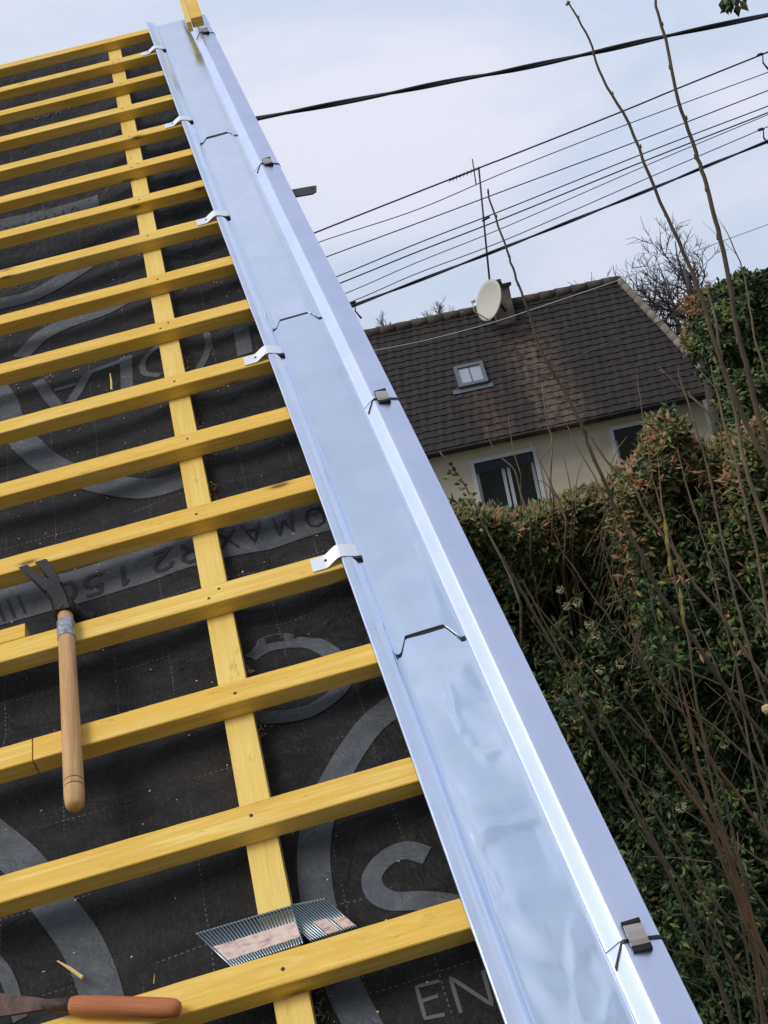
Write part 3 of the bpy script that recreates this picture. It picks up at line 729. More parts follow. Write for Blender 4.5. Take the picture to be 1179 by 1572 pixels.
M['greyglass'] = mat('skylight_glass', (.30, .34, .38), .18, 0, .9); M['greymetal'] = mat('grey_flashing', (.13, .15, .17), .45, .5)
for (a0, a1, z0, z1) in wn:
    y = wy0 - hy; mb = MB(); t = .075
    mb.box(a0 - hx - t, a0 - hx, y - .03, y + .12, z0, z1 + t); mb.box(a1 - hx, a1 - hx + t, y - .03, y + .12, z0, z1 + t); mb.box(a0 - hx, a1 - hx, y - .03, y + .12, z1, z1 + t)
    wf = mb.build('window', M['white'], house)
    mb = MB(); mb.box(a0 - hx - t - .03, a1 - hx + t + .03, y - .07, y + .1, z0 - .05, z0); mb.build('sill', M['white'], wf)
    mb = MB(); mb.box(a0 - hx + .004, a1 - hx - .004, y + .02, y + .16, z1 - .2, z1 - .004); mb.build('shutter_box', M['dark'], wf)
    mb = MB(); mb.box(a0 - hx + .004, a1 - hx - .004, y + .17, y + .18, z0 + .004, z1 - .2); mb.build('pane', M['glass'], wf)
    ww = a1 - a0
    for f_, wd_ in ((.0, .06), (.44, .06), (.53, .06), (.945, .06)):
        mb = MB(); xx = a0 - hx + .004 + ww * f_; mb.box(xx, xx + wd_, y + .12, y + .165, z0 + .004, z1 - .204); mb.build('sash', M['white'], wf)
    mb = MB(); mb.box(a0 - hx + ww * .60, a0 - hx + ww * .72, y + .19, y + .20, z0, z1 - .22); mb.box(a0 - hx + ww * .33, a0 - hx + ww * .41, y + .19, y + .20, z0, z1 - .22); mb.build('curtain', M['white'], wf)
# tiled roof slopes: courses of curved tiles
m = mat('roof_tile', (.05, .043, .042), .8); M['tile'] = m
xc = W(800, 520, YH + 1.5).x - hx
f1 = tex(m, coords(m, (4.5, 3.2, 3.2)), 1.2, 5, .7)
c = ramp(m, f1, [(.3, (.010, .0085, .008)), (.5, (.019, .0145, .013)), (.7, (.034, .024, .020))])
vo = N(m.node_tree, 'ShaderNodeTexVoronoi', i={'Scale': 1}); m.node_tree.links.new(coords(m, (5, 4.2, 4.2)), vo.inputs['Vector'])
c = mixc(m, .45, c, ramp(m, vo.outputs['Color'], [(.2, (.35, .33, .33)), (.8, (1, 1, 1))]), 'MULTIPLY')
tcx = N(m.node_tree, 'ShaderNodeTexCoord'); sx_ = N(m.node_tree, 'ShaderNodeSeparateXYZ'); m.node_tree.links.new(tcx.outputs['Object'], sx_.inputs[0])
def streak(cx_, wid, ztop, zbot, drift):
    # stained run of tiles below something: fades to each side
    dx = mth(m, 'SUBTRACT', sx_.outputs['X'], mth(m, 'ADD', cx_, mth(m, 'MULTIPLY', mth(m, 'SUBTRACT', ztop, sx_.outputs['Z']), drift)))
    e = mth(m, 'SUBTRACT', 1, mth(m, 'DIVIDE', mth(m, 'ABSOLUTE', dx), wid)); e = mth(m, 'MAXIMUM', e, 0)
    lo = mth(m, 'LESS_THAN', sx_.outputs['Z'], ztop)
    return mth(m, 'MULTIPLY', mth(m, 'MULTIPLY', e, lo), ramp(m, tex(m, coords(m, (6, 5, 5)), 1.3, 4, .7), [(.38, (0, 0, 0)), (.6, (1, 1, 1))]))
ch = W(790, 500, YH + 2.2)
skp = W(724, 590, YH + 1.3)
c = mixc(m, mth(m, 'MINIMUM', mth(m, 'MULTIPLY', streak(ch.x - hx + .05, .7, ch.z, 0, .12), .9), .6), c, (.15, .105, .075))
c = mixc(m, mth(m, 'MULTIPLY', streak(skp.x - hx + .1, .5, skp.z - .12, 0, .1), .55), c, (.12, .065, .045))
c = mixc(m, ramp(m, tex(m, coords(m, (2.5, 2.5, 2.5)), 1.7, 6, .75), [(.62, (0, 0, 0)), (.72, (.5, .5, .5))]), c, (.10, .10, .045))
setc(m, c)
def slope(name, PL, PR, QL, QR, back=False):
    # PL-PR eave, QL-QR ridge ; stepped wavy courses
    rows = 21; mb = MB(); up = (QL - PL); nrm = Vector((0, -up.z, up.y)).normalized()
    if back: nrm = Vector((0, -up.z, up.y)).normalized() * -1
    if nrm.z < 0: nrm = -nrm
    dxs = .045; xa, xb = min(PL.x, PR.x), max(PL.x, PR.x); n = int((xb - xa) / dxs)
    for r in range(rows):
        t0, t1 = r / rows, (r + 1.12) / rows; t1 = min(t1, 1.0)
        vs = []
        for k in range(n + 1):
            x = xa + (xb - xa) * k / n
            row = []
            for t, hgt in ((t0, -.012), (t0, .027), (t0 + .0001 + (t1 - t0) * .5, .018), (t1, .006)):
                base = PL + up * t; xmax = PR.x + (QR.x - PR.x) * t; xmin = PL.x + (QL.x - PL.x) * t
                jit = .004 * math.sin(x * 37 + r * 5.1)
                wv = .011 * max(0, math.sin(x * 2 * math.pi / .27 + (r % 2) * 0)) + jit
                row.append(Vector((min(max(x, xmin), xmax), base.y, base.z)) + nrm * (hgt + (wv if hgt > 0 else 0)) - (up.normalized() * (.012 * abs(math.sin(x * math.pi / .27)) if t == t0 else 0)))
            vs += row
        fs = [(4 * k + q, 4 * k + 4 + q, 4 * k + 5 + q, 4 * k + 1 + q) for k in range(n) for q in range(3)]
        mb.add(vs, fs)
    return mb.build(name, M['tile'], house)
rb = slope('roof_slope', HL(x0, YH, ez), HL(x1, YH, ez), HL(x0, hy, rz), HL(xr, hy, rz))
slope('roof_slope', HL(x0, YH + 5.4, ez), HL(x1, YH + 5.4, ez), HL(x0, hy, rz), HL(xr, hy, rz), True)
# hip slope and gable fill
mb = MB(); mb.add([HL(x1, YH + .02, ez), HL(x1, YH + 5.38, ez), HL(xr, hy, rz - .01)], [(0, 1, 2)])
mb.build('roof_end', M['tile'], house); mb = MB(); mb.add([HL(x0 + .3, YH + .3, ez), HL(x0 + .3, YH + 5.1, ez), HL(x0 + .3, hy, rz - .05)], [(0, 2, 1)]); mb.build('gable', M['cream'], house)
m = mat('ridge_tile', (.16, .13, .10), .85); M['ridge'] = m
setc(m, ramp(m, tex(m, coords(m, (7, 7, 7)), 1, 5, .7), [(.35, (.035, .03, .028)), (.6, (.09, .07, .055)), (.72, (.13, .12, .07))]))
m = mat('verge_mortar', (.3, .27, .22), .9); M['mortar'] = m
setc(m, ramp(m, tex(m, coords(m, (5, 5, 5)), 1, 5, .7), [(.35, (.13, .11, .09)), (.7, (.27, .24, .20))]))
def caps(name, A, B, r, mt, n):
    mb = MB()
    for k in range(n):
        a = A.lerp(B, k / n); b = A.lerp(B, (k + 1.06) / n); mb.tube([a, b], [r * 1.1, r * .95], 10)
    return mb.build(name, mt, house)
caps('ridge_tiles', HL(x0, hy, rz + .02), HL(xr, hy, rz + .02), .10, M['ridge'], 24)
caps('hip_tiles', HL(xr, hy, rz + .03), HL(x1, YH, ez + .05), .075, M['mortar'], 15)
mb = MB(); mb.box(x0 - hx, x1 - hx, YH - hy - .0, YH - hy + .12, ez - .12, ez - .02); mb.box(x0 - hx, x1 - hx, YH - hy + .125, YH - hy + .35, ez - .10, ez - .05); mb.build('fascia', M['tile'], house)
mb = MB(); mb.tube([HL(x0, YH - .06, ez - .04), HL(x1, YH - .06, ez - .04)], .035, 10); mb.build('eaves_gutter', M['tile'], house)
# skylight lying in the slope
upv = (HL(x0, hy, rz) - HL(x0, YH, ez)); sl_ = upv.normalized(); nr = Vector((0, -sl_.z, sl_.y)); nr = -nr if nr.z < 0 else nr
def on_slope(px_, py_):
    d = C2W @ Vector(((px_ - CX) / F, (py_ - CY) / F, 1)); P0 = HL(x0, YH, ez) + Vector((hx, hy, 0)); s = (P0 - CAM).dot(nr) / d.dot(nr); return CAM + d * s - Vector((hx, hy, 0))
a, b, c_ = on_slope(690, 570), on_slope(737, 559), on_slope(757, 590)
cen = (a + c_) / 2; wS = (b.x - a.x) * .78; hS = (b - c_).length * .78
SM = Matrix((( 1, sl_.x, nr.x, cen.x), (0, sl_.y, nr.y, cen.y), (0, sl_.z, nr.z, cen.z), (0, 0, 0, 1)))
hw, hh = wS / 2, hS / 2
mb = MB()
for (p, q, r_, s_) in ((-hw - .05, -hw + .02, -hh - .05, hh + .05), (hw - .02, hw + .05, -hh - .05, hh + .05), (-hw + .02, hw - .02, hh - .03, hh + .05), (-hw + .02, hw - .02, -hh - .05, -hh + .03)): mb.box(p, q, r_, s_, .0, .11, mtx=SM)
skl = mb.build('skylight', M['greymetal'], house)
mb = MB(); mb.box(-hw + .02, hw - .02, -hh + .03, hh - .03, .06, .075, mtx=SM); mb.build('pane', M['greyglass'], skl)
mb = MB(); mb.box(-.014, .014, -hh + .03, hh - .03, .075, .08, mtx=SM); mb.build('blind_cord', M['greymetal'], skl)
mb = MB(); mb.box(-hw - .18, hw + .12, -hh - .16, -hh - .05, .035, .05, mtx=SM); mb.build('lead_apron', M['greymetal'], skl)
# chimney
cc = W(778, 500, hy - .25); ct = W(768, 436, hy - .25)
cx_ = cc.x - hx + .0; mb = MB(); mb.box(cx_ - .20, cx_ + .18, -.45, .0, cc.z - .3, ct.z - .08); 
m = mat('chimney_render', (.26, .22, .18), .9); setc(m, ramp(m, tex(m, coords(m, (4, 4, 4)), 1, 5, .7), [(.3, (.07, .07, .065)), (.6, (.26, .21, .16)), (.75, (.35, .28, .2))])); M['chim'] = m
chm = mb.build('chimney', M['chim'], house)
mb = MB(); mb.box(cx_ - .25, cx_ + .23, -.5, .05, ct.z - .08, ct.z - .02); mb.build('chimney_cap', M['bracket'], chm)
mb = MB(); mb.tube([(cx_ + .0, -.22, ct.z - .02), (cx_, -.22, ct.z + .1)], [.09, .075], 12); mb.build('chimney_pot', M['bracket'], chm)
# television aerial and satellite dish on the chimney
A0 = W(753, 470, hy - .7); A1 = W(735, 258, hy - .7)
aer = thing('tv_aerial', 'tall thin television aerial mast fixed to the chimney', 'aerial', Matrix.Translation(A0))
d = A1 - A0
mb = MB(); mb.tube([(0, 0, -.3), d * .45 + Vector((.015, 0, 0)), d], [.022, .02, .018], 8); mb.build('mast', M['wire'], aer)
mb = MB(); s1 = W(690, 277, hy - .7) - A0; s2 = W(737, 258, hy - .7) - A0
mb.tube([s1, s2], .012, 6)
for k in range(9):
    p = s1.lerp(s2, k / 8.5); mb.tube([p + Vector((0, -.09, .03)), p + Vector((0, .09, -.03))], .006, 5)
s3 = W(725, 244, hy - .7) - A0; s4 = W(731, 284, hy - .7) - A0
mb.tube([s3, s4], .012, 6); mb.build('yagi', M['wire'], aer)
mb = MB(); s5 = d * .62; mb.tube([s5 + Vector((-.02, 0, 0)), s5 + Vector((.14, 0, .05))], .025, 6); mb.build('amplifier', M['wire'], aer)
Dc = W(755, 462, hy - .85)
dish = thing('satellite_dish', 'cream satellite dish turned sideways beside the chimney', 'satellite dish', Matrix.Translation(Dc))
mb = MB(); vs = [(0, 0, 0)]; rr, nn = 6, 32
ax_ = Vector((-.78, -.55, .30)).normalized(); e1 = Vector((0, 0, 1)); e1 = (e1 - ax_ * e1.dot(ax_)).normalized(); e2 = ax_.cross(e1)
for i in range(1, rr + 1):
    for k in range(nn):
        an = 2 * math.pi * k / nn; r = .40 * i / rr; vs.append(e1 * r * math.cos(an) * 1.05 + e2 * r * math.sin(an) * .95 + ax_ * .07 * (i / rr) ** 2)
fs = [(0, 1 + (k + 1) % nn, 1 + k) for k in range(nn)] + [(1 + (i - 1) * nn + k, 1 + (i - 1) * nn + (k + 1) % nn, 1 + i * nn + (k + 1) % nn, 1 + i * nn + k) for i in range(1, rr) for k in range(nn)]
M['dish'] = mat('cream_dish', (.52, .50, .42), .55)
mb.add([Vector(v) for v in vs], fs, 0, True); o = mb.build('reflector', M['dish'], dish); o.modifiers.new('s', 'SOLIDIFY').thickness = .02
mb = MB(); mb.tube([e1 * -.40 + ax_ * .05, e1 * -.3 + ax_ * .42, e1 * -.12 + ax_ * .5], [.012, .012, .012], 6); mb.tube([e1 * -.12 + ax_ * .5, e1 * -.08 + ax_ * .43], [.035, .03], 8); mb.build('feed_arm', M['dish'], dish)
mb = MB(); mb.tube([ax_ * -.02, ax_ * -.18, ax_ * -.2 + Vector((.12, .3, -.15))], [.04, .035, .03], 8); mb.build('mount', M['wire'], dish)

# ------------------------------------------------------------------ vegetation
def leafmat(name, c1, c2, rough=.45):
    m = mat(name, c1, rough, spec=.35)
    oi = tex(m, coords(m, (9, 9, 9)), 1, 3, .7); setc(m, ramp(m, oi, [(.35, c1), (.65, c2)]))
    m.node_tree.nodes['Principled BSDF'].inputs['Subsurface Weight'].default_value = 0
    return m
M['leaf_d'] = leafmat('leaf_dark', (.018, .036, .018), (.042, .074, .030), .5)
M['leaf_m'] = leafmat('leaf_mid', (.075, .12, .036), (.16, .215, .07), .5)
M['leaf_b'] = leafmat('leaf_bronze', (.24, .12, .055), (.38, .21, .10), .55)
M['leaf_o'] = leafmat('leaf_olive', (.12, .12, .04), (.20, .18, .06), .55)
M['flower'] = leafmat('seed_head', (.34, .32, .17), (.55, .52, .32), .8)
M['bark'] = mat('twig_bark', (.10, .06, .035), .8)
m = M['bark']; setc(m, ramp(m, tex(m, coords(m, (14, 14, 14)), 1, 4, .7), [(.3, (.09, .07, .048)), (.55, (.20, .155, .10)), (.75, (.28, .18, .10))]))
m = mat('red_bark', (.17, .075, .035), .7); M['redbark'] = m; setc(m, ramp(m, tex(m, coords(m, (14, 14, 14)), 1, 4, .7), [(.3, (.13, .08, .045)), (.6, (.24, .13, .065)), (.8, (.30, .18, .10))]))
m = mat('silhouette_bark', (.07, .045, .035), .75); M['silbark'] = m; setc(m, ramp(m, tex(m, coords(m, (20, 20, 9)), 1, 4, .7), [(.3, (.05, .036, .026)), (.6, (.12, .08, .05)), (.8, (.19, .12, .07))]))  # darker copy of the bark: silhouette against the sky put into its colour
m = mat('grey_bark', (.07, .06, .055), .9); M['greybark'] = m
class Leaves:
    def __init__(s): s.v = []; s.f = []; s.m = []
    def leaf(s, p, d, n, L_, w, mi):
        d = d.normalized(); b = d.cross(n)
        if b.length < 1e-4: b = d.orthogonal()
        b.normalize(); nn = b.cross(d)
        i = len(s.v)
        s.v += [p, p + d * L_ * .45 + b * w - nn * w * .25, p + d * L_ - nn * L_ * .12, p + d * L_ * .45 - b * w - nn * w * .25, p + d * L_ * .48 + nn * w * .25]
        s.f += [(i, i + 1, i + 4), (i + 1, i + 2, i + 4), (i + 2, i + 3, i + 4), (i + 3, i, i + 4)]; s.m += [mi] * 4
    def build(s, name, mts, parent):
        me = mesh(s.v, s.f, False, s.m); return link(name, me, mts, parent)
def dep_(t, z): return max(0, t - z) / 2.5
def rv(r): 
    while True:
        v = Vector((r.uniform(-1, 1), r.uniform(-1, 1), r.uniform(-1, 1)))
        if .05 < v.length < 1: return v.normalized()
LM = [M['leaf_d'], M['leaf_m'], M['leaf_b'], M['leaf_o'], M['flower']]
def bush(name, label, cat, xa, xb, ya, yb, topf, n_clusters, seed, top_mix, L_=.065, zmin=0, inner=True, rosette=9, shell=.45):
    r = random.Random(seed); base = Vector(((xa + xb) / 2, (ya + yb) / 2, 0))
    t = thing(name, label, cat, Matrix.Translation(base)); lv = Leaves(); tw = MB(); fl = MB()
    for k in range(n_clusters):
        x = r.uniform(xa, xb); y = ya + (yb - ya) * r.random() ** 1.7
        top = topf(x) - .35 * ((y - ya) / (yb - ya) - .25) ** 2 + .09 * noise.noise(Vector((x * 4, y * 4, seed)))
        if r.random() < .42: z = top - abs(r.gauss(0, .16)); 
        else: z = zmin + (top - zmin) * r.random() ** .8
        # leafy lumps and hollows on the face
        hol = noise.noise(Vector((x * 1.6, z * 1.6, seed * 3.3))) + .5 * noise.noise(Vector((x * 4.2, z * 4.2, seed)))
        y += .22 * hol
        if r.random() < max(0, hol) * 1.0 and z < top - .2: continue
        p = Vector((x, y, z)) - base; dep = top - z
        out = Vector((r.gauss(0, .35), -.7 + r.gauss(0, .3), .8 if dep < .5 else .35 + r.gauss(0, .25))).normalized()
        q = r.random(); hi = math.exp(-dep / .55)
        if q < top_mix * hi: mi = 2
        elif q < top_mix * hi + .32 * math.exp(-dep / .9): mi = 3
        elif q < .10 + .75 * math.exp(-dep / 1.2): mi = 1  # shade low in the hedge put into leaf colour: fewer mid greens further down
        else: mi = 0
        nl = rosette + r.randint(-2, 2)
        for j in range(nl):
            a = j * 2.4 + r.random(); s = out.orthogonal().normalized(); s2 = out.cross(s)
            d = (s * math.cos(a) + s2 * math.sin(a)) * (.5 + .6 * r.random()) + out * (.1 + 1.0 * r.random()) + rv(r) * .45
            m2 = mi if r.random() < .75 else r.choice((0, 1, 1, 3))
            if dep > 1.2 and m2 == 2: m2 = 0
            lv.leaf(p + rv(r) * .03, d, out + rv(r) * .5, L_ * r.uniform(.5, 1.3), L_ * r.uniform(.13, .24), m2)
        if r.random() < .25: tw.tube([p, p - out * .18 + rv(r) * .04, p - out * .4 + Vector((0, .1, -.1))], [.002, .003, .005], 4, cap=False)
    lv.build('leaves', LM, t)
    tw.build('twigs', M['bark'], t)
    return t, base
def ttop(points, Y):                                   # crown outline from points on the skyline
    P = [W(a, b, Y) for a, b in points]
    P = [(p.x, p.z) for p in P]; P.sort()
    def f(x):
        if x <= P[0][0]: return P[0][1]
        for (a, za), (b, zb_) in zip(P, P[1:]):
            if x <= b: return za + (zb_ - za) * (x - a) / (b - a)
        return P[-1][1]
    return f
hedgetop = ttop([(560, 795), (690, 780), (730, 785), (800, 796), (870, 772), (930, 745), (965, 722), (1000, 705), (1060, 700), (1179, 660), (1300, 635)], 8)
xa = W(420, 850, 8).x; xb = W(1300, 700, 8).x
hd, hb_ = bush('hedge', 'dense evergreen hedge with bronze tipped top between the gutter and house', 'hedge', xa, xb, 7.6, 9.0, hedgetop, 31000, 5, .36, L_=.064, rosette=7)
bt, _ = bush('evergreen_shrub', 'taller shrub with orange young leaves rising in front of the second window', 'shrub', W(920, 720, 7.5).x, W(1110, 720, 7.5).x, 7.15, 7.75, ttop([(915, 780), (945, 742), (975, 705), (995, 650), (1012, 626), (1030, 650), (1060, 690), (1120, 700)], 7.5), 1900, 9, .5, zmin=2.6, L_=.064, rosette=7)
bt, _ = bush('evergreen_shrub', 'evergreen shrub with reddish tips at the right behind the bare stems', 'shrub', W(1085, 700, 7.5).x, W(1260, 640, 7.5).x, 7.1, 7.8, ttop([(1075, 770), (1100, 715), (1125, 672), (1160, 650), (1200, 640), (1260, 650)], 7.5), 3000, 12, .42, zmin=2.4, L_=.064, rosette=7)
# solid dark core standing for the shade inside the hedge, blocks the view through
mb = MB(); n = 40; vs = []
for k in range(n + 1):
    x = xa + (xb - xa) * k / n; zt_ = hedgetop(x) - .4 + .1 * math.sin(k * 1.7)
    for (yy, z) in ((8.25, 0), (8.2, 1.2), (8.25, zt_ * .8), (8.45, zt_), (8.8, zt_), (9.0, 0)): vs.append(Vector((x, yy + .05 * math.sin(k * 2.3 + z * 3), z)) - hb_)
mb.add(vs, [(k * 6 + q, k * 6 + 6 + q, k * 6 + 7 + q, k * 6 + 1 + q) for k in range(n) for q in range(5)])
mb.build('shade_core', M['leaf_d'], hd)
# pale seed heads on the hedge
r = random.Random(21)
for (x, y, s) in ((886, 925, 12), (905, 958, 13), (915, 975, 12), (953, 1018, 15), (922, 1027, 12), (1018, 1047, 14), (1092, 964, 15), (1118, 992, 16), (1112, 1142, 13), (1045, 1238, 17), (870, 930, 9), (1080, 905, 12), (975, 885, 11), (935, 800, 9), (860, 905, 8), (1130, 890, 10)):
    lv = Leaves(); c0 = W(x, y, 7.45) - hb_
    for k in range(46):
        d = rv(r); d.y = -abs(d.y); lv.leaf(c0 + d * s / F * 7.4 * .35, d, Vector((0, 0, 1)), .018, .007, 4)
    lv.build('seed_head', LM, hd)

# far evergreen covered in ivy, right
Yt = 19.0
def crown(name, label, outline, Yc, depth, ncl, seed, mix, L_, cat='tree', trunk=True):
    P = [W(a, b, Yc) for a, b in outline]; xa_, xb_ = min(p.x for p in P), max(p.x for p in P); za, zb_ = min(p.z for p in P), max(p.z for p in P)
    base = Vector(((xa_ + xb_) / 2, Yc, 0)); t = thing(name, label, cat, Matrix.Translation(base)); r = random.Random(seed); lv = Leaves()
    def inside(x, z):
        c = False; j = len(P) - 1
        for i in range(len(P)):
            if (P[i].z > z) != (P[j].z > z) and x < (P[j].x - P[i].x) * (z - P[i].z) / (P[j].z - P[i].z) + P[i].x: c = not c
            j = i
        return c
    k = 0
    while k < ncl:
        x, z = r.uniform(xa_, xb_), r.uniform(za, zb_)
        if not inside(x + .12 * noise.noise(Vector((x * 3, z * 3, 1))), z + .2 * noise.noise(Vector((x * 3, z * 3, 7)))): continue
        k += 1
        hol = noise.noise(Vector((x * 1.3, z * 1.3, seed))) + .6 * noise.noise(Vector((x * 3.7, z * 3.7, seed)))
        if hol > .25 and r.random() < .75: continue
        p = Vector((x, Yc - depth * .5 + depth * r.random() ** 1.6 + .5 * hol, z)) - base
        q = r.random(); mi = 0
        for mm, pr in mix:
            if q < pr: mi = mm; break
            q -= pr
        out = Vector((r.gauss(0, .5), -1, .3 + r.gauss(0, .4))).normalized()
        for j in range(7):
            d = (rv(r) + out * .6).normalized(); lv.leaf(p + rv(r) * .06, d, out, L_ * r.uniform(.7, 1.3), L_ * .25, mi)
    lv.build('crown', LM, t)
    mb = MB(); mb.tube([(0, 0, 0), (.05, .05, za * .6), (0, 0, (za + zb_) / 2), (.02, 0, zb_ - .3)], [.2, .16, .11, .04], 10)
    for q in range(7):
        h_ = za + (zb_ - za) * q / 8; mb.tube([(0, 0, h_), (r.uniform(-.6, .6) * (xb_ - xa_) / 2, r.uniform(-.3, .3), h_ + .6)], [.06, .02], 6)
    mb.build('trunk', M['greybark'], t); return t
crown('evergreen_tree', 'dark green leafy tree right of the house roof', [(1075, 470), (1088, 445), (1110, 430), (1150, 425), (1200, 428), (1290, 450), (1300, 760), (1180, 760), (1120, 690), (1108, 630), (1098, 590), (1072, 545), (1064, 510)], 22, 1.6, 6500, 31, [(1, .38), (3, .10)], .13)
crown('russet_shrub', 'russet leaved shrub against the left side of the dark green tree', [(1050, 520), (1055, 470), (1070, 440), (1085, 430), (1088, 460), (1074, 500), (1070, 540), (1060, 545)], 22.5, .5, 330, 33, [(2, .6), (3, .3)], .08, cat='shrub')
# bare trees
def bare(name, label, root, tip, rad0, seed, spread, levels=5, shrink=.72, thin=.0045, crown_r=1.0):
    r = random.Random(seed); t = thing(name, label, 'tree', Matrix.Translation(root)); mb = MB(); tr = MB()
    def grow(p, d, L_, rd, lv):
        n = 4; pts = [p]; q = p.copy(); dd = d.copy()
        for i in range(n):
            dd = (dd + rv(r) * .16 + Vector((0, 0, .04))).normalized(); q = q + dd * L_ / n; pts.append(q.copy())
        if lv == 0: L_ = crown_r * 1.25
        (tr if lv == 0 else mb).tube(pts, [rd * (1 - .35 * i / n) for i in range(n + 1)], 6 if lv < 2 else 4, cap=False)
        if lv < levels:
            for j in range(r.choice((4, 4, 5)) if lv < 3 else r.choice((2, 3, 4))):
                k = r.choice((2, 3, 4)) if lv else r.choice((3, 4)); nd = (dd + rv(r) * spread).normalized()
                grow(pts[k], nd, L_ * shrink * r.uniform(.75, 1.15), max(thin, rd * .55), lv + 1)
    d = tip - root; grow(Vector((0, 0, 0)), d.normalized(), d.length, rad0, 0)
    tr.build('trunk', M['greybark'], t); mb.build('branches', M['greybark'], t); return t
rt_ = W(1190, 760, 27); rt_.z = 0
bare('bare_tree', 'leafless tree with fine twigs behind the dark green tree', rt_, W(1150, 500, 27), .12, 44, .85, 6, .74, .006, 1.1)
rt_ = W(1080, 700, 29); rt_.z = 0
bare('bare_tree', 'smaller leafless tree showing just past the roof end of the house', rt_, W(1075, 540, 29), .07, 47, .8, 5, .72, .007, .95)
for x, sd_, lb in ((660, 51, 'bare treetop just showing over the middle of the house ridge'), (618, 52, 'lowest bare treetop over the house ridge, nearest the gutter')):
    rt_ = W(x, 700, 34); rt_.z = 0; bare('bare_tree', lb, rt_, W(x + 2, 525, 34), .05, sd_, .6, 4, .7, .006, .55)

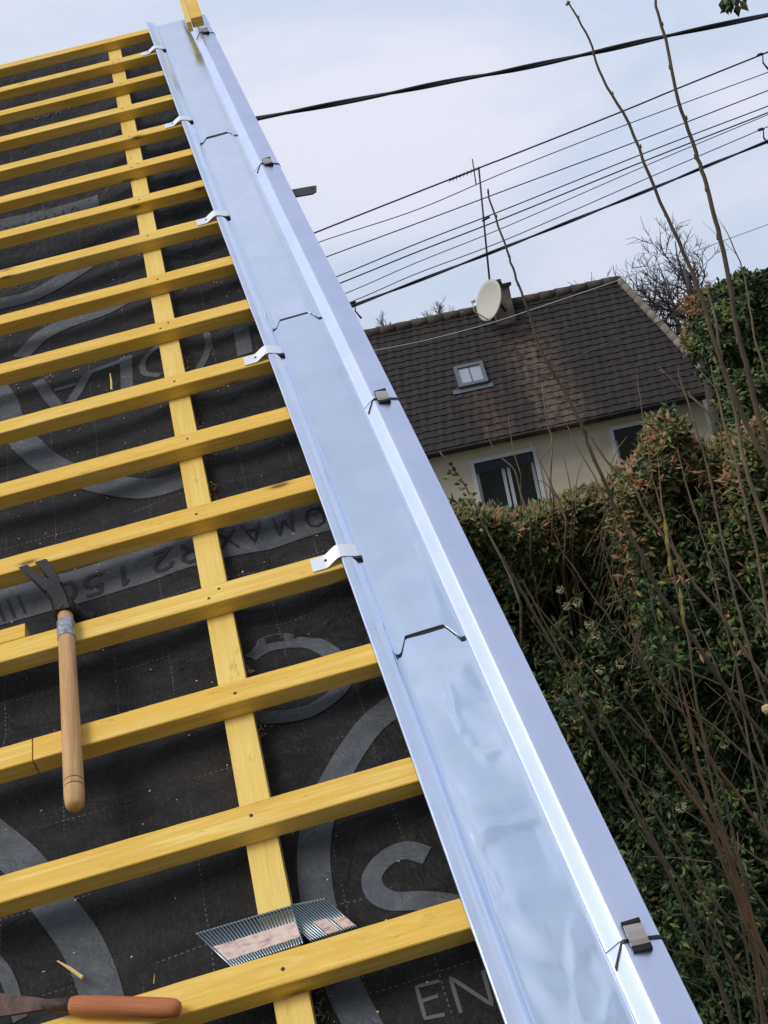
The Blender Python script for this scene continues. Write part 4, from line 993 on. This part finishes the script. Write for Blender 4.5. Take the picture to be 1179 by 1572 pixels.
# ------------------------------------------------------------------ bare stems close by
shrub = thing('bare_shrub', 'tall leafless shrub of long brown stems on the right, in front of the hedge', 'shrub', Matrix.Translation((1.35, 3.6, 0)))
sb = Vector((1.35, 3.6, 0))
ST = [
 (2.5, 2.8, 9, [(873, 5), (905, 62), (925, 120), (965, 190), (1005, 290), (1050, 390), (1075, 450), (1095, 520), (1120, 590), (1150, 660), (1190, 735)], 0, 1),
 (2.4, 4, 10, [(1000, -30), (1010, 20), (1025, 75), (1042, 155), (1065, 225), (1080, 270), (1098, 335), (1118, 420), (1130, 500), (1148, 570), (1165, 640), (1190, 720)], 0, 1),
 (2.9, 2.8, 8, [(748, 290), (753, 310), (775, 375), (790, 420), (808, 470), (830, 535), (860, 590), (891, 648), (905, 688), (928, 739), (945, 780), (983, 848), (1016, 916), (1067, 984), (1118, 1062), (1190, 1150)], 0, 1),
 (2.9, 6, 9, [(891, 650), (930, 705), (969, 746), (989, 780), (1033, 841), (1061, 889), (1105, 943), (1152, 1011), (1190, 1060)], 0, 0),
 (3.1, 6, 12, [(770, 850), (779, 872), (806, 916), (860, 1017), (891, 1085), (935, 1172), (962, 1223), (996, 1284), (1037, 1362), (1078, 1454), (1105, 1511), (1130, 1590)], 0, 0),
 (3.2, 4, 8, [(800, 890), (810, 906), (867, 1011), (921, 1092), (966, 1172), (1016, 1264), (1074, 1352), (1118, 1409), (1156, 1464), (1190, 1510)], 0, 0),
 (3.2, 4, 7, [(813, 912), (845, 955), (881, 997), (942, 1072), (1000, 1136), (1037, 1180), (1090, 1260), (1140, 1340), (1190, 1415)], 0, 0),
 (3.0, 4, 8, [(921, 830), (942, 899), (969, 967), (996, 1031), (1016, 1085), (1050, 1180), (1075, 1230), (1100, 1300), (1130, 1380), (1165, 1480), (1190, 1560)], 0, 0),
 (3.0, 3, 9, [(845, 800), (860, 841), (891, 889), (925, 936), (959, 984), (996, 1031), (1050, 1095), (1098, 1180), (1120, 1260), (1140, 1350), (1160, 1450), (1172, 1590)], 0, 0),
 (3.1, 2.5, 6, [(985, 870), (1010, 963), (1027, 1017), (1047, 1078), (1074, 1180), (1100, 1260), (1118, 1330), (1140, 1420), (1165, 1590)], 0, 0),
 (2.8, 4, 8, [(1010, 700), (1020, 790), (1030, 860), (1045, 930), (1060, 1010), (1075, 1100), (1090, 1180), (1110, 1270), (1140, 1390), (1180, 1520)], 0, 0),
 (2.9, 4, 7, [(1040, 690), (1071, 800), (1091, 868), (1108, 939), (1128, 1011), (1149, 1092), (1176, 1180), (1200, 1260)], 0, 0),
 (2.9, 3, 7, [(1060, 770), (1078, 810), (1118, 872), (1152, 922), (1195, 975)], 0, 0),
 (2.7, 6, 9, [(1090, 560), (1110, 640), (1130, 710), (1145, 780), (1166, 865), (1180, 960)], 0, 0),
 (3.2, 2.5, 4, [(860, 925), (915, 956), (969, 990), (1067, 1034), (1190, 1087)], 0, 0),
 (3.0, 3, 6, [(960, 1000), (1023, 1058), (1084, 1106), (1139, 1153), (1190, 1200)], 0, 0),
 (3.3, 1.5, 4, [(976, 560), (979, 583), (989, 644), (1000, 720), (1020, 800)], 0, 0),
 (2.9, 3, 8, [(1040, 560), (1044, 583), (1061, 637), (1078, 692), (1095, 756), (1110, 830), (1130, 920), (1160, 1030), (1190, 1120)], 0, 0),
 (2.9, 3, 9, [(1055, 600), (1067, 614), (1105, 651), (1152, 678), (1195, 705)], 0, 0),
 (2.6, 5, 20, [(1040, 1020), (1055, 1090), (1071, 1172), (1098, 1250), (1118, 1308), (1139, 1369), (1159, 1430), (1195, 1510)], 1, 0),
 (2.7, 4, 13, [(960, 1060), (1000, 1130), (1023, 1172), (1084, 1257), (1105, 1308), (1132, 1376), (1155, 1450), (1175, 1590)], 1, 0),
 (2.8, 4, 9, [(1050, 1040), (1080, 1130), (1095, 1172), (1142, 1233), (1195, 1310)], 1, 0),
 (3.3, 3, 5, [(930, 1160), (985, 1200), (1060, 1250), (1125, 1291), (1190, 1335)], 0, 0),
 (3.2, 3, 5, [(1000, 1440), (1033, 1460), (1084, 1474), (1130, 1495), (1190, 1520)], 0, 0),
 (3.2, 2, 4, [(1040, 1500), (1080, 1520), (1120, 1560), (1150, 1600)], 0, 0),
 (2.9, 5, 8, [(1128, 1000), (1140, 1090), (1155, 1180), (1172, 1260), (1200, 1350)], 0, 0),
 (2.6, 6, 12, [(1085, 440), (1100, 500), (1108, 560), (1128, 630), (1140, 700), (1165, 780), (1195, 860)], 0, 0),
 (2.9, 2, 6, [(1100, 330), (1128, 380), (1145, 440), (1160, 520), (1185, 600)], 0, 0),
 (3.0, 4, 7, [(880, 1040), (905, 1120), (960, 1200), (1010, 1300), (1070, 1390), (1120, 1470), (1170, 1560)], 0, 0),
 (3.0, 3, 6, [(1010, 1190), (1050, 1290), (1080, 1380), (1120, 1480), (1140, 1590)], 0, 0),
]
rnd = random.Random(17)
for (Y, w0, w1, pts, red, buds) in ST:
    P2 = spline([Vector((a, b, 0)) for a, b in pts], 5); n = len(P2); P = []; rs = []
    for i, p in enumerate(P2):
        P.append(W(p.x + rnd.uniform(-1, 1) + (0 if buds else 3.2 * noise.noise(Vector((i * .23, w1 * 3.1 + pts[0][0] * .37, 2)))), p.y, Y) - sb); rs.append((w0 + (w1 - w0) * i / (n - 1)) / F * Y / 2 * (.95 if buds else min(1, .35 + i / 6) * .62))
    last = P[-1]; foot = Vector((rnd.uniform(-.25, .25), rnd.uniform(-.15, .15), 0)); r1 = rs[-1] * 1.25
    d = (P[-1] - P[-3]).normalized()
    k1 = last + d * .25; ex = [k1, k1.lerp(foot, .35) , k1.lerp(foot, .7), foot]
    P += ex; rs += [rs[-1], r1, r1 * 1.1, r1 * 1.3]
    mb = MB(); mb.tube(P, rs, 7)
    step = 5 if buds else 9
    for i in range(2, n - 1, step):
        side = Vector((rnd.choice((-1, 1)), rnd.uniform(-.5, .5), .8)).normalized(); rr_ = min(rs[i], .005) + .0005
        mb.tube([P[i] - side * rr_ * .2, P[i] + side * rr_ * 1.0, P[i] + side * rr_ * 1.3 + Vector((0, 0, rr_ * 1.5))], [rr_ * .9, rr_ * .7, rr_ * .2], 5)
    if not buds and w1 > 4:
        for i in range(6, n - 2, 8):
            side = Vector((rnd.choice((-1, 1)) * rnd.uniform(.4, .9), rnd.uniform(-.4, .4), 1)).normalized(); ll = rnd.uniform(.03, .13)
            mb.tube([P[i], P[i] + side * ll * .5 + rv(rnd) * .004, P[i] + side * ll + rv(rnd) * .01], [rs[i] * .45, rs[i] * .35, rs[i] * .2], 5)
    mb.build('stem', M['redbark'] if red else (M['silbark'] if buds else M['bark']), shrub)
# small bud cluster on the highest tip, papery leaves on one stem
mb = MB(); p = W(872, 6, 2.5) - sb
mb.tube([p + Vector((-.004, 0, -.002)), p + Vector((.001, 0, .003)), p + Vector((.004, 0, .001))], [.002, .004, .0025], 6); mb.build('bud', M['bark'], shrub)
M['yleaf'] = mat('yellow_leaf', (.42, .36, .09), .7)
for (x, y) in ((1020, 795), (1026, 850), (1043, 900), (1022, 815), (1046, 925)):
    lv = Leaves(); a = W(x, y, 2.78) - sb; b = W(x + 6, y + 38, 2.78) - sb
    lv.leaf(a, b - a, Vector((.3, -1, .1)), (b - a).length, .006, 0); o = lv.build('dry_leaf', [M['yleaf']], shrub)
# pale yellow bud at the far right
mb = MB(); p = W(1177, 1089, 2.6) - sb
for k in range(14):
    d = rv(rnd) * .007; mb.tube([p, p + d, p + d * 1.5], [.004, .006, .003], 6)
M['ybud'] = mat('pale_flower_bud', (.62, .52, .26), .7); mb.build('flower_bud', M['ybud'], shrub)

# twigs standing before the cream wall
TW = [(7.2, 2, 5, [(675, 694), (702, 727), (723, 763), (751, 821), (779, 875), (800, 930)]), (7.2, 1.3, 3, [(748, 656), (753, 679), (769, 702), (790, 722), (800, 760), (815, 800)]), (7.2, 1.5, 4, [(832, 590), (840, 651), (848, 676), (845, 737), (855, 763), (870, 800)]),
      (7.2, 1.2, 3, [(814, 681), (830, 710), (842, 735), (850, 765)]), (7.2, 1.2, 3, [(871, 654), (891, 695), (915, 736), (930, 775)]), (7.2, 1, 2.5, [(862, 690), (872, 730), (880, 775)]), (7.2, 1, 2.5, [(895, 705), (885, 740), (884, 780)]), (7.2, 1, 2, [(780, 640), (788, 690), (800, 730)]),
      (7.2, 1, 2.5, [(830, 705), (843, 690), (848, 672)]), (7.2, 1, 2.5, [(818, 735), (838, 742), (850, 760)])]
wt = thing('bare_sapling', 'small bare sapling with thin twigs against the cream wall above the hedge', 'shrub', Matrix.Translation((W(840, 780, 7.2).x, 7.2, 0)))
wb = Vector((W(840, 780, 7.2).x, 7.2, 0))
for (Y, a, b, pts) in TW:
    P2 = spline([Vector((x, y, 0)) for x, y in pts], 4); n = len(P2); P = [W(p.x, p.y, Y) - wb for p in P2]
    rs = [(a + (b - a) * i / (n - 1)) / F * Y / 2 for i in range(n)]
    P += [P[-1] + Vector((0, .6, -.35)), Vector((rnd.uniform(-.1, .1), .75, 0))]; rs += [rs[-1], rs[-1] * 1.6]
    mb = MB(); mb.tube(P, rs, 6); mb.build('stem', M['bark'], wt)
lv = Leaves()
for k in range(34):
    i = rnd.random(); a = W(686 + 60 * i + rnd.uniform(-9, 9), 715 + 95 * i + rnd.uniform(-8, 8), 7.15) - wb; lv.leaf(a, rv(rnd), Vector((0, -1, .3)), .045, .012, rnd.choice((0, 1, 3)))
lv.build('leaves', LM, wt)
# hanging sprig in the top corner
sp0 = W(1127, 3, 1.6); sg = thing('hanging_sprig', 'small leafy sprig hanging into the top right corner', 'sprig', Matrix.Translation(sp0))
lv = Leaves()
for k in range(34):
    a = Vector((rnd.gauss(0, .007), rnd.gauss(0, .006), rnd.uniform(-.002, .03))); lv.leaf(a, Vector((rnd.gauss(0, .6), rnd.gauss(0, .4), -.7)), Vector((0, -1, .2)), .018, .0055, rnd.choice((0, 1, 3, 0)))
lv.build('leaves', LM, sg)
mb = MB(); mb.tube([(.003, 0, -.012), (0, 0, .01), (.03, .02, .12), (.12, .05, .3)], [.0015, .002, .003, .004], 6); mb.build('twig', M['bark'], sg)
